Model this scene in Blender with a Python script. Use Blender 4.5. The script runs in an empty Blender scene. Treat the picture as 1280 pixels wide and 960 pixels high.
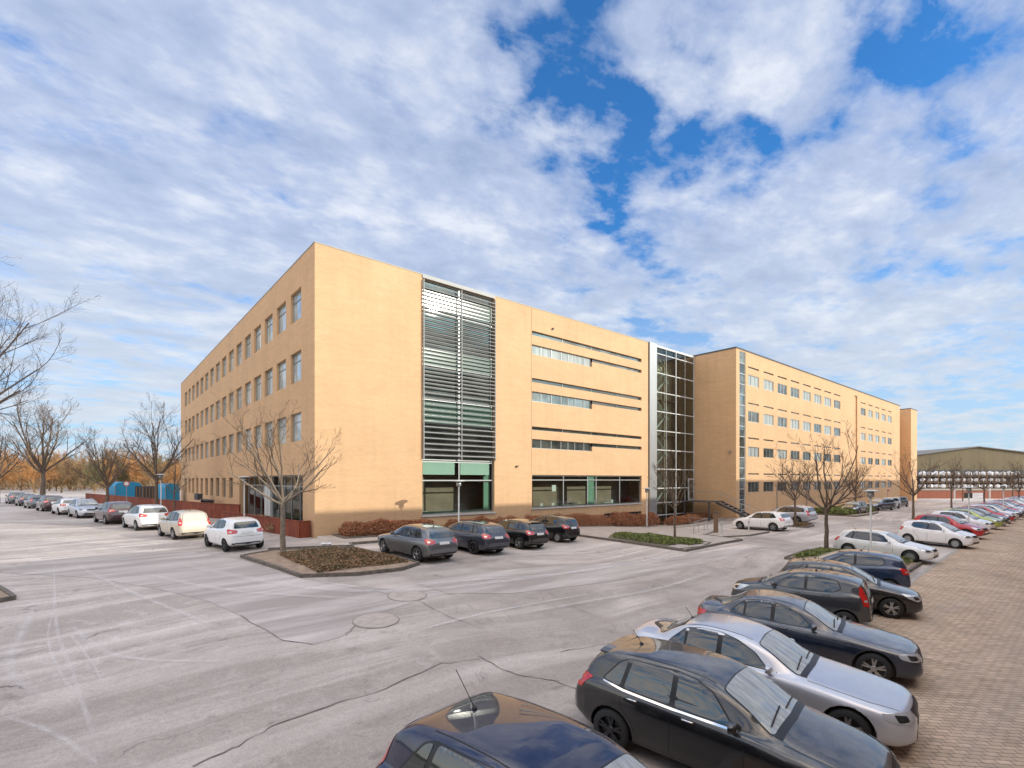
import bpy, bmesh, math, random
import numpy as np
from mathutils import Vector, Matrix
from mathutils.bvhtree import BVHTree
from mathutils.geometry import delaunay_2d_cdt
R = math.radians
random.seed(7)
scn = bpy.context.scene
COL = scn.collection
# ------------------------------------------------------------------ terrain
CX, HY, F, H = 640.0, 600.0, 626.0, 3.15
AX, AY = (.6439, .7651), (.7651, -.6439)
CTRL = [(9.4,27.9,0),(5.3,27.3,-.12),(10.9,19.4,-.22),(16,21,-.35),(22,20.8,-.52),(30,27.9,-.6),(35,27.9,-.95),(41,27.9,-1.3),(46,27,-1.25),
        (49,23.5,-.5),(40.7,17.5,-.75),(13,4.8,-1.1),(7,3.8,-1.12),(20,6,-1.12),(41,6.7,-.9),(32,7.6,-.95),(0,4,-1.02),(-12,8,-.9),(3,12,-.7),
        (12,12,-.68),(25,13,-.82),(-6,20,-.35),(1,31,-.1),(-7,85,0),(60,20,-.62),(60,23.5,-.5),(100,20,-.7),(100,5,-.8),(150,10,-.8),(150,60,-.8),(0,-12,-1.1),(60,-12,-1),
        (-25,40,-.1),(-40,10,-.6),(-30,90,0),(20,60,0),(50,60,-.2),(-30,-15,-1.0),(150,-20,-.9)]
_P = np.array([c[:2] for c in CTRL], float) / 20.0
_Z = np.array([c[2] for c in CTRL], float)
def _k(r): return np.where(r > 1e-9, r * r * np.log(np.maximum(r, 1e-9)), 0.0)
_n = len(CTRL)
_A = np.zeros((_n + 3, _n + 3))
_A[:_n, :_n] = _k(np.linalg.norm(_P[:, None] - _P[None], axis=2)) + .02 * np.eye(_n)
_A[:_n, _n] = 1; _A[:_n, _n+1:] = _P; _A[_n, :_n] = 1; _A[_n+1:, :_n] = _P.T
_S = np.linalg.solve(_A, np.concatenate([_Z, [0, 0, 0]]))
def gz_arr(xs, ys):
    x = np.clip(xs, -40, 150) / 20.0; y = np.clip(ys, -20, 90) / 20.0
    r = np.sqrt((x[:, None] - _P[None, :, 0])**2 + (y[:, None] - _P[None, :, 1])**2)
    return np.clip(_k(r) @ _S[:_n] + _S[_n] + _S[_n+1] * x + _S[_n+2] * y, -1.6, .3)
def gz(x, y): return float(gz_arr(np.array([float(x)]), np.array([float(y)]))[0])
def at(px, z, py):
    k = (H - z) / (py - HY)
    d = F * k; l = (px - CX) * k
    return (d * AX[0] + l * AY[0], d * AX[1] + l * AY[1])
def pg(px, py):
    "point of the terrain seen at a pixel of the photograph (used to survey the site plan)"
    z = -.6
    for _ in range(25):
        x, y = at(px, z, py)
        z = z * .4 + gz(x, y) * .6
    return (x, y)
# ------------------------------------------------------------------ mesh helpers
class MB:
    def __init__(s): s.v = []; s.f = []; s.m = []
    def add(s, vs, fs, m=0):
        b = len(s.v); s.v += [tuple(v) for v in vs]
        s.f += [tuple(b + i for i in f) for f in fs]; s.m += [m] * len(fs)
        return s
    def quad(s, a, b, c, d, m=0): return s.add([a, b, c, d], [(0, 1, 2, 3)], m)
    def box(s, x0, x1, y0, y1, z0, z1, m=0):
        v = [(x0,y0,z0),(x1,y0,z0),(x1,y1,z0),(x0,y1,z0),(x0,y0,z1),(x1,y0,z1),(x1,y1,z1),(x0,y1,z1)]
        return s.add(v, [(0,3,2,1),(4,5,6,7),(0,1,5,4),(1,2,6,5),(2,3,7,6),(3,0,4,7)], m)
    def obox(s, c, ax, L, W, z0, z1, m=0):
        "box along direction ax centred at c"
        a = Vector((ax[0], ax[1], 0)).normalized(); n = Vector((-a.y, a.x, 0)); c = Vector((c[0], c[1], 0))
        q = [c + a*sx*L/2 + n*sy*W/2 for sx, sy in ((-1,-1),(1,-1),(1,1),(-1,1))]
        v = [(p.x,p.y,z0) for p in q] + [(p.x,p.y,z1) for p in q]
        return s.add(v, [(0,3,2,1),(4,5,6,7),(0,1,5,4),(1,2,6,5),(2,3,7,6),(3,0,4,7)], m)
    def tube(s, pts, rad, n=8, m=0, cap=True):
        pts = [Vector(p) for p in pts]
        if not hasattr(rad, '__len__'): rad = [rad] * len(pts)
        vs = []; prev = None
        for i, p in enumerate(pts):
            d = (pts[min(i+1, len(pts)-1)] - pts[max(i-1, 0)])
            d = d.normalized() if d.length > 1e-9 else Vector((0,0,1))
            if prev is None:
                u = d.cross(Vector((0,0,1)))
                if u.length < .05: u = d.cross(Vector((1,0,0)))
            else: u = prev - d * prev.dot(d)
            u.normalize(); prev = u; w = d.cross(u)
            for j in range(n):
                a = 2*math.pi*j/n; vs.append(p + (u*math.cos(a) + w*math.sin(a))*rad[i])
        fs = []
        for i in range(len(pts)-1):
            for j in range(n):
                fs.append((i*n+j, i*n+(j+1)%n, (i+1)*n+(j+1)%n, (i+1)*n+j))
        if cap: fs.append(tuple(range(n))[::-1]); fs.append(tuple((len(pts)-1)*n+j for j in range(n)))
        return s.add(vs, fs, m)
    def lathe(s, prof, n=24, m=0, c=(0,0,0), axis='z'):
        vs = []
        for (r, h) in prof:
            for j in range(n):
                a = 2*math.pi*j/n; x, y, z = r*math.cos(a), r*math.sin(a), h
                if axis == 'y': x, y, z = x, h, y
                vs.append((c[0]+x, c[1]+y, c[2]+z))
        fs = []
        for i in range(len(prof)-1):
            for j in range(n): fs.append((i*n+j, i*n+(j+1)%n, (i+1)*n+(j+1)%n, (i+1)*n+j))
        return s.add(vs, fs, m)
    def build(s, name, mats, parent=None, smooth=False, absolute=True):
        me = bpy.data.meshes.new(name)
        v = s.v
        if parent is not None and absolute:
            o = WL[parent.name]; v = [(a-o[0], b-o[1], c-o[2]) for a, b, c in v]
        me.from_pydata(v, [], s.f)
        if not isinstance(mats, (list, tuple)): mats = [mats]
        for mm in mats: me.materials.append(mm)
        if len(mats) > 1: me.polygons.foreach_set('material_index', s.m)
        if smooth: me.polygons.foreach_set('use_smooth', [True]*len(me.polygons))
        me.update()
        return link(name, me, parent, absolute)
WL = {}
def link(name, me, parent=None, absolute=True):
    o = bpy.data.objects.new(name, me); COL.objects.link(o)
    if parent is not None:
        o.parent = parent
        WL[o.name] = WL[parent.name] if absolute else (0, 0, 0)
    else: WL[o.name] = (0, 0, 0)
    return o
def tag(o, label=None, cat=None, group=None, kind=None):
    if label: o['label'] = label
    if cat: o['category'] = cat
    if group: o['group'] = group
    if kind: o['kind'] = kind
    return o
def thing(name, label, cat, loc=(0,0,0), rz=0, group=None):
    o = bpy.data.objects.new(name, None); COL.objects.link(o)
    o.location = loc; o.rotation_euler = (0,0,rz); o.empty_display_size = .3
    WL[o.name] = tuple(loc)
    return tag(o, label, cat, group)
def copy_tree(o, parent=None):
    c = o.copy(); COL.objects.link(c)
    if parent is not None: c.parent = parent
    for ch in [x for x in CH.get(o.name, [])]: copy_tree(ch, c)
    return c
CH = {}
def reg(root):
    "remember children lists of a prototype"
    allo = [root]; 
    while allo:
        p = allo.pop(); CH[p.name] = [x for x in p.children]; allo += CH[p.name]
def sheet(name, poly, lift, mat, step=1.0, skirt=0, kind='structure', parent=None):
    "a sheet laid on the terrain, with an edge when it is raised"
    n = len(poly)
    xs = [p[0] for p in poly]; ys = [p[1] for p in poly]
    pts = []; edges = []
    for i in range(n):
        a, b = poly[i], poly[(i+1) % n]
        L = math.hypot(b[0]-a[0], b[1]-a[1]); k = max(1, int(L/step))
        for j in range(k): pts.append((a[0]+(b[0]-a[0])*j/k, a[1]+(b[1]-a[1])*j/k))
    nb = len(pts); edges = [(i, (i+1) % nb) for i in range(nb)]
    x = min(xs) + step/2
    while x < max(xs):
        y = min(ys) + step/2
        while y < max(ys): pts.append((x, y)); y += step
        x += step
    vv, ee, ff, *_ = delaunay_2d_cdt([Vector(p) for p in pts], edges, [], 1, 1e-5)
    z = gz_arr(np.array([p.x for p in vv]), np.array([p.y for p in vv]))
    mb = MB(); mb.add([(p.x, p.y, z[i]+lift) for i, p in enumerate(vv)], [tuple(f) for f in ff])
    if skirt:
        zz = gz_arr(np.array([p[0] for p in pts[:nb]]), np.array([p[1] for p in pts[:nb]]))
        for i in range(nb):
            j = (i+1) % nb
            mb.quad((*pts[i], zz[i]-skirt), (*pts[j], zz[j]-skirt), (*pts[j], zz[j]+lift), (*pts[i], zz[i]+lift))
    o = mb.build(name, mat, parent)
    bm = bmesh.new(); bm.from_mesh(o.data)
    for f in bm.faces:
        if f.normal.z < -.3: f.normal_flip()
    bm.to_mesh(o.data); bm.free()
    if kind: tag(o, kind=kind)
    return o
def ribbon(name, pts, w, lift, mat, kind='structure', parent=None, height=0, closed=False):
    "a strip of width w following a line on the terrain"
    P = []
    m = len(pts); rng = m if closed else m-1
    for i in range(rng):
        a, b = pts[i], pts[(i+1) % m]; L = math.hypot(b[0]-a[0], b[1]-a[1]); k = max(1, int(L/.5))
        for j in range(k): P.append((a[0]+(b[0]-a[0])*j/k, a[1]+(b[1]-a[1])*j/k))
    if not closed: P.append(tuple(pts[-1]))
    z = gz_arr(np.array([p[0] for p in P]), np.array([p[1] for p in P]))
    vs = []; fs = []; uv = []
    N = len(P)
    for i, p in enumerate(P):
        if closed: a, b = P[i-1], P[(i+1) % N]
        else: a, b = P[max(i-1, 0)], P[min(i+1, N-1)]
        d = Vector((b[0]-a[0], b[1]-a[1])); d.normalize(); nrm = Vector((-d.y, d.x))
        ww = w(i/(N-1)) if callable(w) else w
        for s in (-.5, .5):
            q = Vector(p) + nrm*s*ww
            vs.append((q.x, q.y, z[i]+lift))
            if height: vs.append((q.x, q.y, z[i]-.1))
    mb = MB()
    cnt = N if closed else N-1
    for i in range(cnt):
        j = (i+1) % N
        if height:
            a, ab, b, bb = 4*i, 4*i+1, 4*i+2, 4*i+3; c, cb, d, db = 4*j, 4*j+1, 4*j+2, 4*j+3
            fs += [(a, b, d, c)[::-1], (a, c, cb, ab)[::-1], (b, bb, db, d)[::-1]]
        else: fs.append((2*i, 2*j, 2*j+1, 2*i+1)[::-1])
    mb.add(vs, fs)
    o = mb.build(name, mat, parent)
    if not height:
        ul = o.data.uv_layers.new(name='UVMap')
        for poly in o.data.polygons:
            for li in poly.loop_indices:
                vi = o.data.loops[li].vertex_index
                ul.data[li].uv = ((vi//2)/(N-1), vi % 2)
    bm = bmesh.new(); bm.from_mesh(o.data)
    for f in bm.faces:
        if f.normal.z < -.3: f.normal_flip()
    bm.to_mesh(o.data); bm.free()
    if kind: tag(o, kind=kind)
    return o
# ------------------------------------------------------------------ materials
def mat(name, col=(.5,.5,.5), rough=.6, metal=0, spec=.5, coat=0, ior=1.5, emit=None):
    m = bpy.data.materials.new(name); m.use_nodes = True
    b = m.node_tree.nodes['Principled BSDF']
    b.inputs['Base Color'].default_value = (*col, 1); b.inputs['Roughness'].default_value = rough
    b.inputs['Metallic'].default_value = metal; b.inputs['IOR'].default_value = ior
    b.inputs['Coat Weight'].default_value = coat; b.inputs['Coat Roughness'].default_value = .02; b.inputs['Coat IOR'].default_value = 1.65
    b.inputs['Specular IOR Level'].default_value = spec
    return m
class NT:
    def __init__(s, m): s.t = m.node_tree; s.b = s.t.nodes['Principled BSDF']
    def n(s, typ, **kw):
        x = s.t.nodes.new(typ)
        for k, v in kw.items():
            if k.startswith('_'): setattr(x, k[1:], v)
            else: x.inputs[k.replace('__', ' ')].default_value = v
        return x
    def l(s, a, b): s.t.links.new(a, b)
    def pos(s, scale=(1,1,1), rot=(0,0,0), loc=(0,0,0)):
        g = s.n('ShaderNodeNewGeometry'); mp = s.n('ShaderNodeMapping')
        mp.inputs['Scale'].default_value = scale; mp.inputs['Rotation'].default_value = rot; mp.inputs['Location'].default_value = loc
        s.l(g.outputs['Position'], mp.inputs['Vector']); return mp.outputs['Vector']
    def noise(s, vec, scale, detail=4, rough=.55, dist=0):
        x = s.n('ShaderNodeTexNoise', Scale=scale, Detail=detail, Roughness=rough, Distortion=dist)
        if vec is not None: s.l(vec, x.inputs['Vector'])
        return x.outputs['Fac']
    def ramp(s, fac, stops):
        r = s.n('ShaderNodeValToRGB'); e = r.color_ramp.elements
        while len(e) < len(stops): e.new(.5)
        for i, (p, c) in enumerate(stops):
            e[i].position = p; e[i].color = (*c, 1) if hasattr(c, '__len__') else (c, c, c, 1)
        s.l(fac, r.inputs['Fac']); return r.outputs['Color']
    def mix(s, fac, a, b, mode='MIX'):
        x = s.n('ShaderNodeMix', _data_type='RGBA', _blend_type=mode)
        for sock, v in ((x.inputs[0], fac), (x.inputs[6], a), (x.inputs[7], b)):
            if hasattr(v, 'default_value'): s.l(v, sock)
            elif isinstance(v, (int, float)): sock.default_value = v if sock.type == 'VALUE' else (v, v, v, 1)
            else: sock.default_value = (*v, 1)
        return x.outputs[2]
    def math(s, op, a, b=0, c=None):
        x = s.n('ShaderNodeMath', _operation=op)
        for i, v in enumerate((a, b) if c is None else (a, b, c)):
            if hasattr(v, 'default_value'): s.l(v, x.inputs[i])
            else: x.inputs[i].default_value = v
        return x.outputs[0]
    def bump(s, h, strength=.3, dist=.02):
        x = s.n('ShaderNodeBump', Strength=strength, Distance=dist); s.l(h, x.inputs['Height']); s.l(x.outputs[0], s.b.inputs['Normal'])
    def base(s, c): s.l(c, s.b.inputs['Base Color'])
M = {}
def mottled(name, c1, c2, scale=3, rough=.8, bump=.2, detail=5, **kw):
    m = mat(name, c1, rough, **kw); t = NT(m); v = t.pos()
    f = t.noise(v, scale, detail)
    t.base(t.mix(t.ramp(f, [(.35, 0), (.65, 1)]), c1, c2))
    if bump: t.bump(t.noise(v, scale*8, 3), bump, .01)
    M[name] = m; return m
# yellow brick
def brick_mat(name, c1, c2, mort, uaxis):
    m = mat(name, c1, .85); t = NT(m)
    g = t.n('ShaderNodeNewGeometry'); sp = t.n('ShaderNodeSeparateXYZ'); t.l(g.outputs['Position'], sp.inputs[0])
    cb = t.n('ShaderNodeCombineXYZ'); t.l(t.math('ADD', sp.outputs[0], sp.outputs[1]), cb.inputs[0]); t.l(sp.outputs[2], cb.inputs[1])
    b = t.n('ShaderNodeTexBrick', Scale=1.0); b.inputs['Brick Width'].default_value = .24; b.inputs['Row Height'].default_value = .0667
    b.inputs['Mortar Size'].default_value = .006; b.inputs['Mortar Smooth'].default_value = .3
    b.inputs['Color1'].default_value = (*c1, 1); b.inputs['Color2'].default_value = (*c2, 1); b.inputs['Mortar'].default_value = (*mort, 1)
    t.l(cb.outputs[0], b.inputs['Vector'])
    v = t.pos((1,1,1))
    mot = t.ramp(t.noise(v, .35, 6, .6), [(.3, .93), (.7, 1.04)])
    c = t.mix(1, b.outputs['Color'], mot, 'MULTIPLY')
    st = t.ramp(t.noise(t.pos((.9,.9,4.5)), .9, 5, .6), [(.3, .94), (.65, 1.03)])
    c = t.mix(1, c, st, 'MULTIPLY')
    streak = t.ramp(t.noise(t.pos((2.5,2.5,.12)), 1.0, 5, .6), [(.3, .91), (.55, 1.0)])
    c = t.mix(.7, c, streak, 'MULTIPLY')
    t.base(c); t.bump(b.outputs['Fac'], -.25, .01)
    M[name] = m
brick_mat('yellow_brick', (.69,.428,.232), (.635,.392,.208), (.65,.455,.275), 0)
brick_mat('brown_brick', (.30,.15,.09), (.24,.11,.07), (.3,.24,.19), 0)
brick_mat('red_brick', (.36,.10,.05), (.30,.08,.045), (.3,.2,.15), 0)
# asphalt
def asphalt():
    m = mat('asphalt', (.2,.2,.2), .9); t = NT(m)
    v = t.pos()
    big = t.noise(v, .09, 5, .6, .6)
    mid = t.noise(v, .7, 6, .65, .3)
    # long driven streaks of road salt, bending across the junction
    warp = t.n('ShaderNodeTexNoise', Scale=.05, Detail=2); t.l(v, warp.inputs['Vector'])
    g = t.n('ShaderNodeNewGeometry')
    vm = t.n('ShaderNodeVectorMath', _operation='MULTIPLY_ADD'); t.l(warp.outputs['Color'], vm.inputs[0]); vm.inputs[1].default_value = (9,9,0); t.l(g.outputs['Position'], vm.inputs[2])
    mp = t.n('ShaderNodeMapping'); mp.inputs['Rotation'].default_value = (0,0,R(8)); mp.inputs['Scale'].default_value = (.045,.85,1); t.l(vm.outputs[0], mp.inputs['Vector'])
    s1 = t.noise(mp.outputs[0], 1.5, 6, .62)
    mp2 = t.n('ShaderNodeMapping'); mp2.inputs['Rotation'].default_value = (0,0,R(78)); mp2.inputs['Scale'].default_value = (.05,.9,1); t.l(vm.outputs[0], mp2.inputs['Vector'])
    s2 = t.noise(mp2.outputs[0], 1.4, 6, .62)
    salt = t.math('MULTIPLY', t.ramp(s1, [(.44, 0), (.60, 1)]), t.ramp(big, [(.40, .15), (.58, 1)]))
    salt2 = t.math('MULTIPLY', t.ramp(s2, [(.5, 0), (.7, 1)]), t.ramp(mid, [(.4, .2), (.6, .8)]))
    salt = t.math('MAXIMUM', salt, t.math('MULTIPLY', salt2, .55))
    base = t.mix(t.ramp(big, [(.3, 0), (.7, 1)]), (.275,.235,.208), (.48,.415,.372))
    base = t.mix(t.ramp(mid, [(.35, .0), (.7, .5)]), base, (.51,.445,.402))
    c = t.mix(t.math('MULTIPLY', salt, .72), base, (.76,.68,.62))
    fine = t.noise(v, 45, 3, .7)
    spk = t.noise(v, 14, 4, .75)
    c = t.mix(1, c, t.ramp(spk, [(.3, .86), (.7, 1.1)]), 'MULTIPLY')
    oil = t.ramp(t.noise(v, 1.1, 5, .6, 1.2), [(.60, 1.0), (.70, .74)])
    c = t.mix(1, c, oil, 'MULTIPLY')
    frost = t.math('MULTIPLY', t.ramp(t.noise(v, 1.7, 8, .78, .5), [(.52, 0), (.66, .6)]), t.ramp(big, [(.42, 0), (.6, 1)]))
    c = t.mix(frost, c, (.74,.69,.65))
    c = t.mix(1, c, t.ramp(fine, [(.25, .72), (.75, 1.2)]), 'MULTIPLY')
    # cracks network
    vo = t.n('ShaderNodeTexVoronoi', _feature='DISTANCE_TO_EDGE', Scale=.16)
    vw = t.n('ShaderNodeVectorMath', _operation='MULTIPLY_ADD'); nz = t.n('ShaderNodeTexNoise', Scale=.6, Detail=5); t.l(v, nz.inputs['Vector'])
    t.l(nz.outputs['Color'], vw.inputs[0]); vw.inputs[1].default_value = (2.4,2.4,0); t.l(v, vw.inputs[2]); t.l(vw.outputs[0], vo.inputs['Vector'])
    cr = t.ramp(vo.outputs['Distance'], [(.0, 1), (.0035, 0)])
    cr = t.math('MULTIPLY', cr, t.ramp(mid, [(.5, 0), (.6, 1)]))
    c = t.mix(t.math('MULTIPLY', cr, .5), c, (.07,.065,.06))
    t.base(c); t.bump(t.noise(v, 60, 3, .7), .35, .01)
    M['asphalt'] = m
asphalt()
def patch_mat():
    m = mat('asphalt_patch', (.3,.3,.3), .92); t = NT(m); v = t.pos()
    mp = t.pos((.12,.9,1), (0,0,R(-10)))
    s = t.noise(mp, 1.4, 6, .65, .2)
    c = t.mix(t.ramp(s, [(.4, 0), (.65, 1)]), (.37,.322,.295), (.60,.54,.505))
    c = t.mix(1, c, t.ramp(t.noise(v, 50, 3, .7), [(.25, .74), (.75, 1.18)]), 'MULTIPLY')
    t.base(c); t.bump(t.noise(v, 60, 3), .3, .01); M['patch'] = m
patch_mat()
def pavers():
    m = mat('block_paving', (.3,.25,.2), .9); t = NT(m)
    v = t.pos((1,1,1), (0,0,R(45)))
    b = t.n('ShaderNodeTexBrick', Scale=1.0); b.inputs['Brick Width'].default_value = .23; b.inputs['Row Height'].default_value = .115
    b.inputs['Mortar Size'].default_value = .009; b.inputs['Mortar Smooth'].default_value = .4; b.offset = .5
    b.inputs['Color1'].default_value = (.62,.465,.335,1); b.inputs['Color2'].default_value = (.46,.345,.245,1); b.inputs['Mortar'].default_value = (.17,.13,.10,1)
    t.l(v, b.inputs['Vector'])
    w = t.pos()
    mot = t.ramp(t.noise(w, .5, 6, .65, .6), [(.3, .82), (.7, 1.25)])
    c = t.mix(1, b.outputs['Color'], mot, 'MULTIPLY')
    c = t.mix(1, c, t.ramp(t.noise(w, 7, 4, .7), [(.3, .82), (.7, 1.15)]), 'MULTIPLY')
    dust = t.ramp(t.noise(t.pos((.08,.6,1), (0,0,R(6))), 1.5, 6, .6), [(.5, 0), (.75, .55)])
    c = t.mix(dust, c, (.42,.35,.29))
    t.base(c); t.bump(b.outputs['Fac'], -.6, .012); M['pavers'] = m
pavers()
def slabs():
    m = mat('concrete_slabs', (.4,.37,.33), .9); t = NT(m)
    b = t.n('ShaderNodeTexBrick', Scale=1.0); b.inputs['Brick Width'].default_value = .6; b.inputs['Row Height'].default_value = .6
    b.inputs['Mortar Size'].default_value = .008; b.offset = .5
    b.inputs['Color1'].default_value = (.47,.41,.36,1); b.inputs['Color2'].default_value = (.42,.37,.325,1); b.inputs['Mortar'].default_value = (.22,.19,.16,1)
    t.l(t.pos(), b.inputs['Vector'])
    c = t.mix(1, b.outputs['Color'], t.ramp(t.noise(t.pos(), 1.3, 6, .65), [(.3, .8), (.7, 1.15)]), 'MULTIPLY')
    t.base(c); M['slabs'] = m
slabs()
def track_mat():
    m = mat('salt_track', (.86,.83,.81), .9); t = NT(m)
    uv = t.n('ShaderNodeTexCoord'); sp = t.n('ShaderNodeSeparateXYZ'); t.l(uv.outputs['UV'], sp.inputs[0])
    a = t.math('SUBTRACT', sp.outputs[1], .5); a = t.math('ABSOLUTE', a); a = t.math('MULTIPLY_ADD', a, -2.0, 1.0)
    e = t.math('MULTIPLY', sp.outputs[0], t.math('SUBTRACT', 1.0, sp.outputs[0])); e = t.math('MINIMUM', t.math('MULTIPLY', e, 6), 1)
    n = t.ramp(t.noise(t.pos(), 2.2, 5, .7), [(.25, 0), (.65, .8)])
    al = t.math('MULTIPLY', t.math('MULTIPLY', a, e), t.math('MULTIPLY', n, .55))
    t.l(al, t.b.inputs['Alpha']); M['salt_track'] = m
track_mat()
mottled('kerb', (.10,.085,.07), (.20,.17,.14), 6)
mottled('pale_kerb', (.34,.31,.28), (.45,.42,.38), 5)
mottled('soil', (.26,.18,.13), (.38,.28,.20), 4)
mottled('crack', (.13,.11,.10), (.30,.26,.235), 5, bump=0)
mottled('concrete', (.40,.345,.305), (.50,.43,.385), 5)
mottled('bark', (.10,.07,.05), (.20,.15,.11), 9, bump=.5)
mottled('bark_pale', (.17,.135,.10), (.28,.22,.165), 9, bump=.5)
mottled('twig', (.13,.085,.055), (.21,.145,.095), 5, bump=0)
mottled('twig_dark', (.11,.075,.055), (.18,.13,.095), 5, bump=0)
mottled('twig_black', (.045,.032,.024), (.08,.055,.04), 5, bump=0)
mottled('twig_far', (.22,.14,.07), (.34,.22,.11), .12, bump=0)
mottled('twig_orange', (.42,.19,.07), (.55,.29,.11), .2, bump=0)
mottled('twig_olive', (.12,.115,.055), (.20,.17,.08), .3, bump=0)
mottled('cover_ring', (.22,.19,.165), (.30,.26,.23), 5)
mottled('beech_leaf', (.32,.125,.06), (.50,.235,.12), 14, rough=.7, bump=0)
mottled('soil_plants', (.18,.14,.07), (.34,.20,.11), 3, rough=.8, bump=0)
mottled('green_leaf', (.12,.16,.04), (.26,.28,.08), 5, rough=.6, bump=0)
mottled('grass', (.06,.085,.02), (.14,.15,.04), 3, bump=0)
mottled('dry_grass', (.35,.24,.14), (.26,.16,.09), 9, bump=0)
def rust():
    m = mat('rusty_steel', (.2,.05,.02), .8); t = NT(m)
    f = t.noise(t.pos((1,1,.35)), 1.6, 7, .7, .4)
    c = t.ramp(f, [(.3, (.13,.03,.015)), (.5, (.22,.05,.022)), (.7, (.33,.085,.035))])
    t.base(c); t.bump(t.noise(t.pos(), 40, 3), .2, .005); M['rust'] = m
rust()
def panel_mat(name, c1, c2, sc, rough=.5, **kw):
    m = mat(name, c1, rough, **kw); t = NT(m)
    f = t.noise(t.pos(sc), 1, 4); t.base(t.mix(f, c1, c2)); M[name] = m
panel_mat('white_metal', (.62,.63,.62), (.54,.55,.54), (2,2,.5), .4)
panel_mat('grey_metal', (.42,.43,.44), (.34,.35,.36), (2,2,.6), .35, metal=.6)
panel_mat('slat_metal', (.50,.49,.47), (.40,.39,.38), (2,2,2), .3, metal=.4)
panel_mat('frame_metal', (.40,.42,.42), (.34,.36,.36), (3,3,1), .35, metal=.5)
panel_mat('roof_edge', (.30,.30,.29), (.36,.36,.35), (1,1,1), .5)
panel_mat('dark_frame', (.05,.055,.06), (.08,.08,.085), (3,3,3), .4)
panel_mat('green_panel', (.33,.55,.42), (.27,.48,.37), (1,1,1), .12, coat=.5)
panel_mat('strip_green', (.15,.25,.20), (.12,.21,.17), (1,1,1), .15, coat=.5)
panel_mat('pale_green_panel', (.26,.42,.32), (.22,.37,.28), (1,1,1), .15, coat=.5)
panel_mat('stair_wall', (.62,.54,.42), (.46,.38,.28), (.5,.5,1), .8)
panel_mat('interior_dark', (.16,.11,.085), (.42,.31,.23), (.7,.7,1.4), .9)
panel_mat('interior_pale', (.62,.62,.52), (.42,.40,.32), (.6,.6,2.5), .9)
panel_mat('blue_tarp', (.02,.22,.42), (.03,.30,.52), (.5,.5,.5), .5)
panel_mat('roof_felt', (.16,.15,.15), (.2,.19,.18), (.4,.4,.4), .9)
panel_mat('white_wrap', (.85,.83,.82), (.70,.69,.70), (3,3,3), .45)
panel_mat('hangar_clad', (.13,.10,.058), (.23,.18,.10), (1.1,1.1,.03), .8)
panel_mat('dark_void', (.02,.018,.016), (.035,.03,.028), (1,1,1), .9)
panel_mat('sign_red', (.5,.04,.03), (.45,.05,.03), (3,3,3), .4)
panel_mat('timber', (.17,.10,.06), (.25,.16,.10), (2,8,2), .8)
# glazing of the buildings: coated panes
def pane(name, c1, c2, rough=.02, ior=1.75, sc=(.5,.5,.9)):
    m = mat(name, c1, rough, ior=ior); t = NT(m)
    t.base(t.mix(t.ramp(t.noise(t.pos(sc), 1.0, 3), [(.4, 0), (.6, 1)]), c1, c2))
    bp = t.n('ShaderNodeBump', Strength=.03, Distance=.05); t.l(t.noise(t.pos(), .8, 2), bp.inputs['Height']); t.l(bp.outputs[0], t.b.inputs['Normal'])
    M[name] = m
pane('pane_dark', (.030,.040,.038), (.085,.095,.085))
pane('pane_blind', (.32,.36,.35), (.44,.48,.46), .06, 1.7, (2.5,2.5,.3))
pane('pane_pale', (.05,.07,.07), (.17,.21,.21), .03, 2.1, (.9,.9,.9))
pane('pane_side', (.36,.42,.43), (.60,.66,.65), .03, 2.1, (.9,.9,.9))
pane('pane_tower', (.022,.024,.018), (.075,.068,.048), .02, 1.5)
def clear_glass():
    m = bpy.data.materials.new('clear_glass'); m.use_nodes = True; t = m.node_tree; t.nodes.clear()
    o = t.nodes.new('ShaderNodeOutputMaterial'); mx = t.nodes.new('ShaderNodeMixShader'); fr = t.nodes.new('ShaderNodeFresnel'); fr.inputs[0].default_value = 1.6
    tr = t.nodes.new('ShaderNodeBsdfTransparent'); tr.inputs[0].default_value = (.84,.95,.90,1)
    gl = t.nodes.new('ShaderNodeBsdfGlossy'); gl.inputs['Roughness'].default_value = .02
    t.links.new(fr.outputs[0], mx.inputs[0]); t.links.new(tr.outputs[0], mx.inputs[1]); t.links.new(gl.outputs[0], mx.inputs[2]); t.links.new(mx.outputs[0], o.inputs[0])
    M['clear_glass'] = m
clear_glass()
# car materials
def paint(name, col, metal=.35, rough=.38, dust=.12):
    m = mat(name, col, rough, metal, spec=.25, coat=1.0); t = NT(m)
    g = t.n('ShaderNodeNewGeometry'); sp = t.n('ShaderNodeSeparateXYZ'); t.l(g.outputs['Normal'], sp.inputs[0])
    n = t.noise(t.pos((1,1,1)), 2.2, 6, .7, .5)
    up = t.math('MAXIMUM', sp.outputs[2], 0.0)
    f = t.math('MULTIPLY', t.math('MULTIPLY', t.ramp(n, [(.35, .15), (.7, 1)]), up), dust)  # dust and frost on upward faces, some sky reflection put into the colour
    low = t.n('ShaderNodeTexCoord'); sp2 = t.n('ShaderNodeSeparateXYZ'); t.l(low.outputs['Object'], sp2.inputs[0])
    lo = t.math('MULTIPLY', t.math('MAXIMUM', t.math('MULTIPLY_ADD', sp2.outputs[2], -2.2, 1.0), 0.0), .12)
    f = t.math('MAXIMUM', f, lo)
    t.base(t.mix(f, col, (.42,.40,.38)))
    t.l(t.math('MULTIPLY_ADD', f, .12, .015), t.b.inputs['Coat Roughness'])
    M[name] = m; return m
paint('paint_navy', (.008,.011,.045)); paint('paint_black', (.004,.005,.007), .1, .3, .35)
paint('paint_silver', (.60,.62,.68), .45, .35, .3); paint('paint_petrol', (.010,.020,.045), .3, .35, .55)
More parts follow.
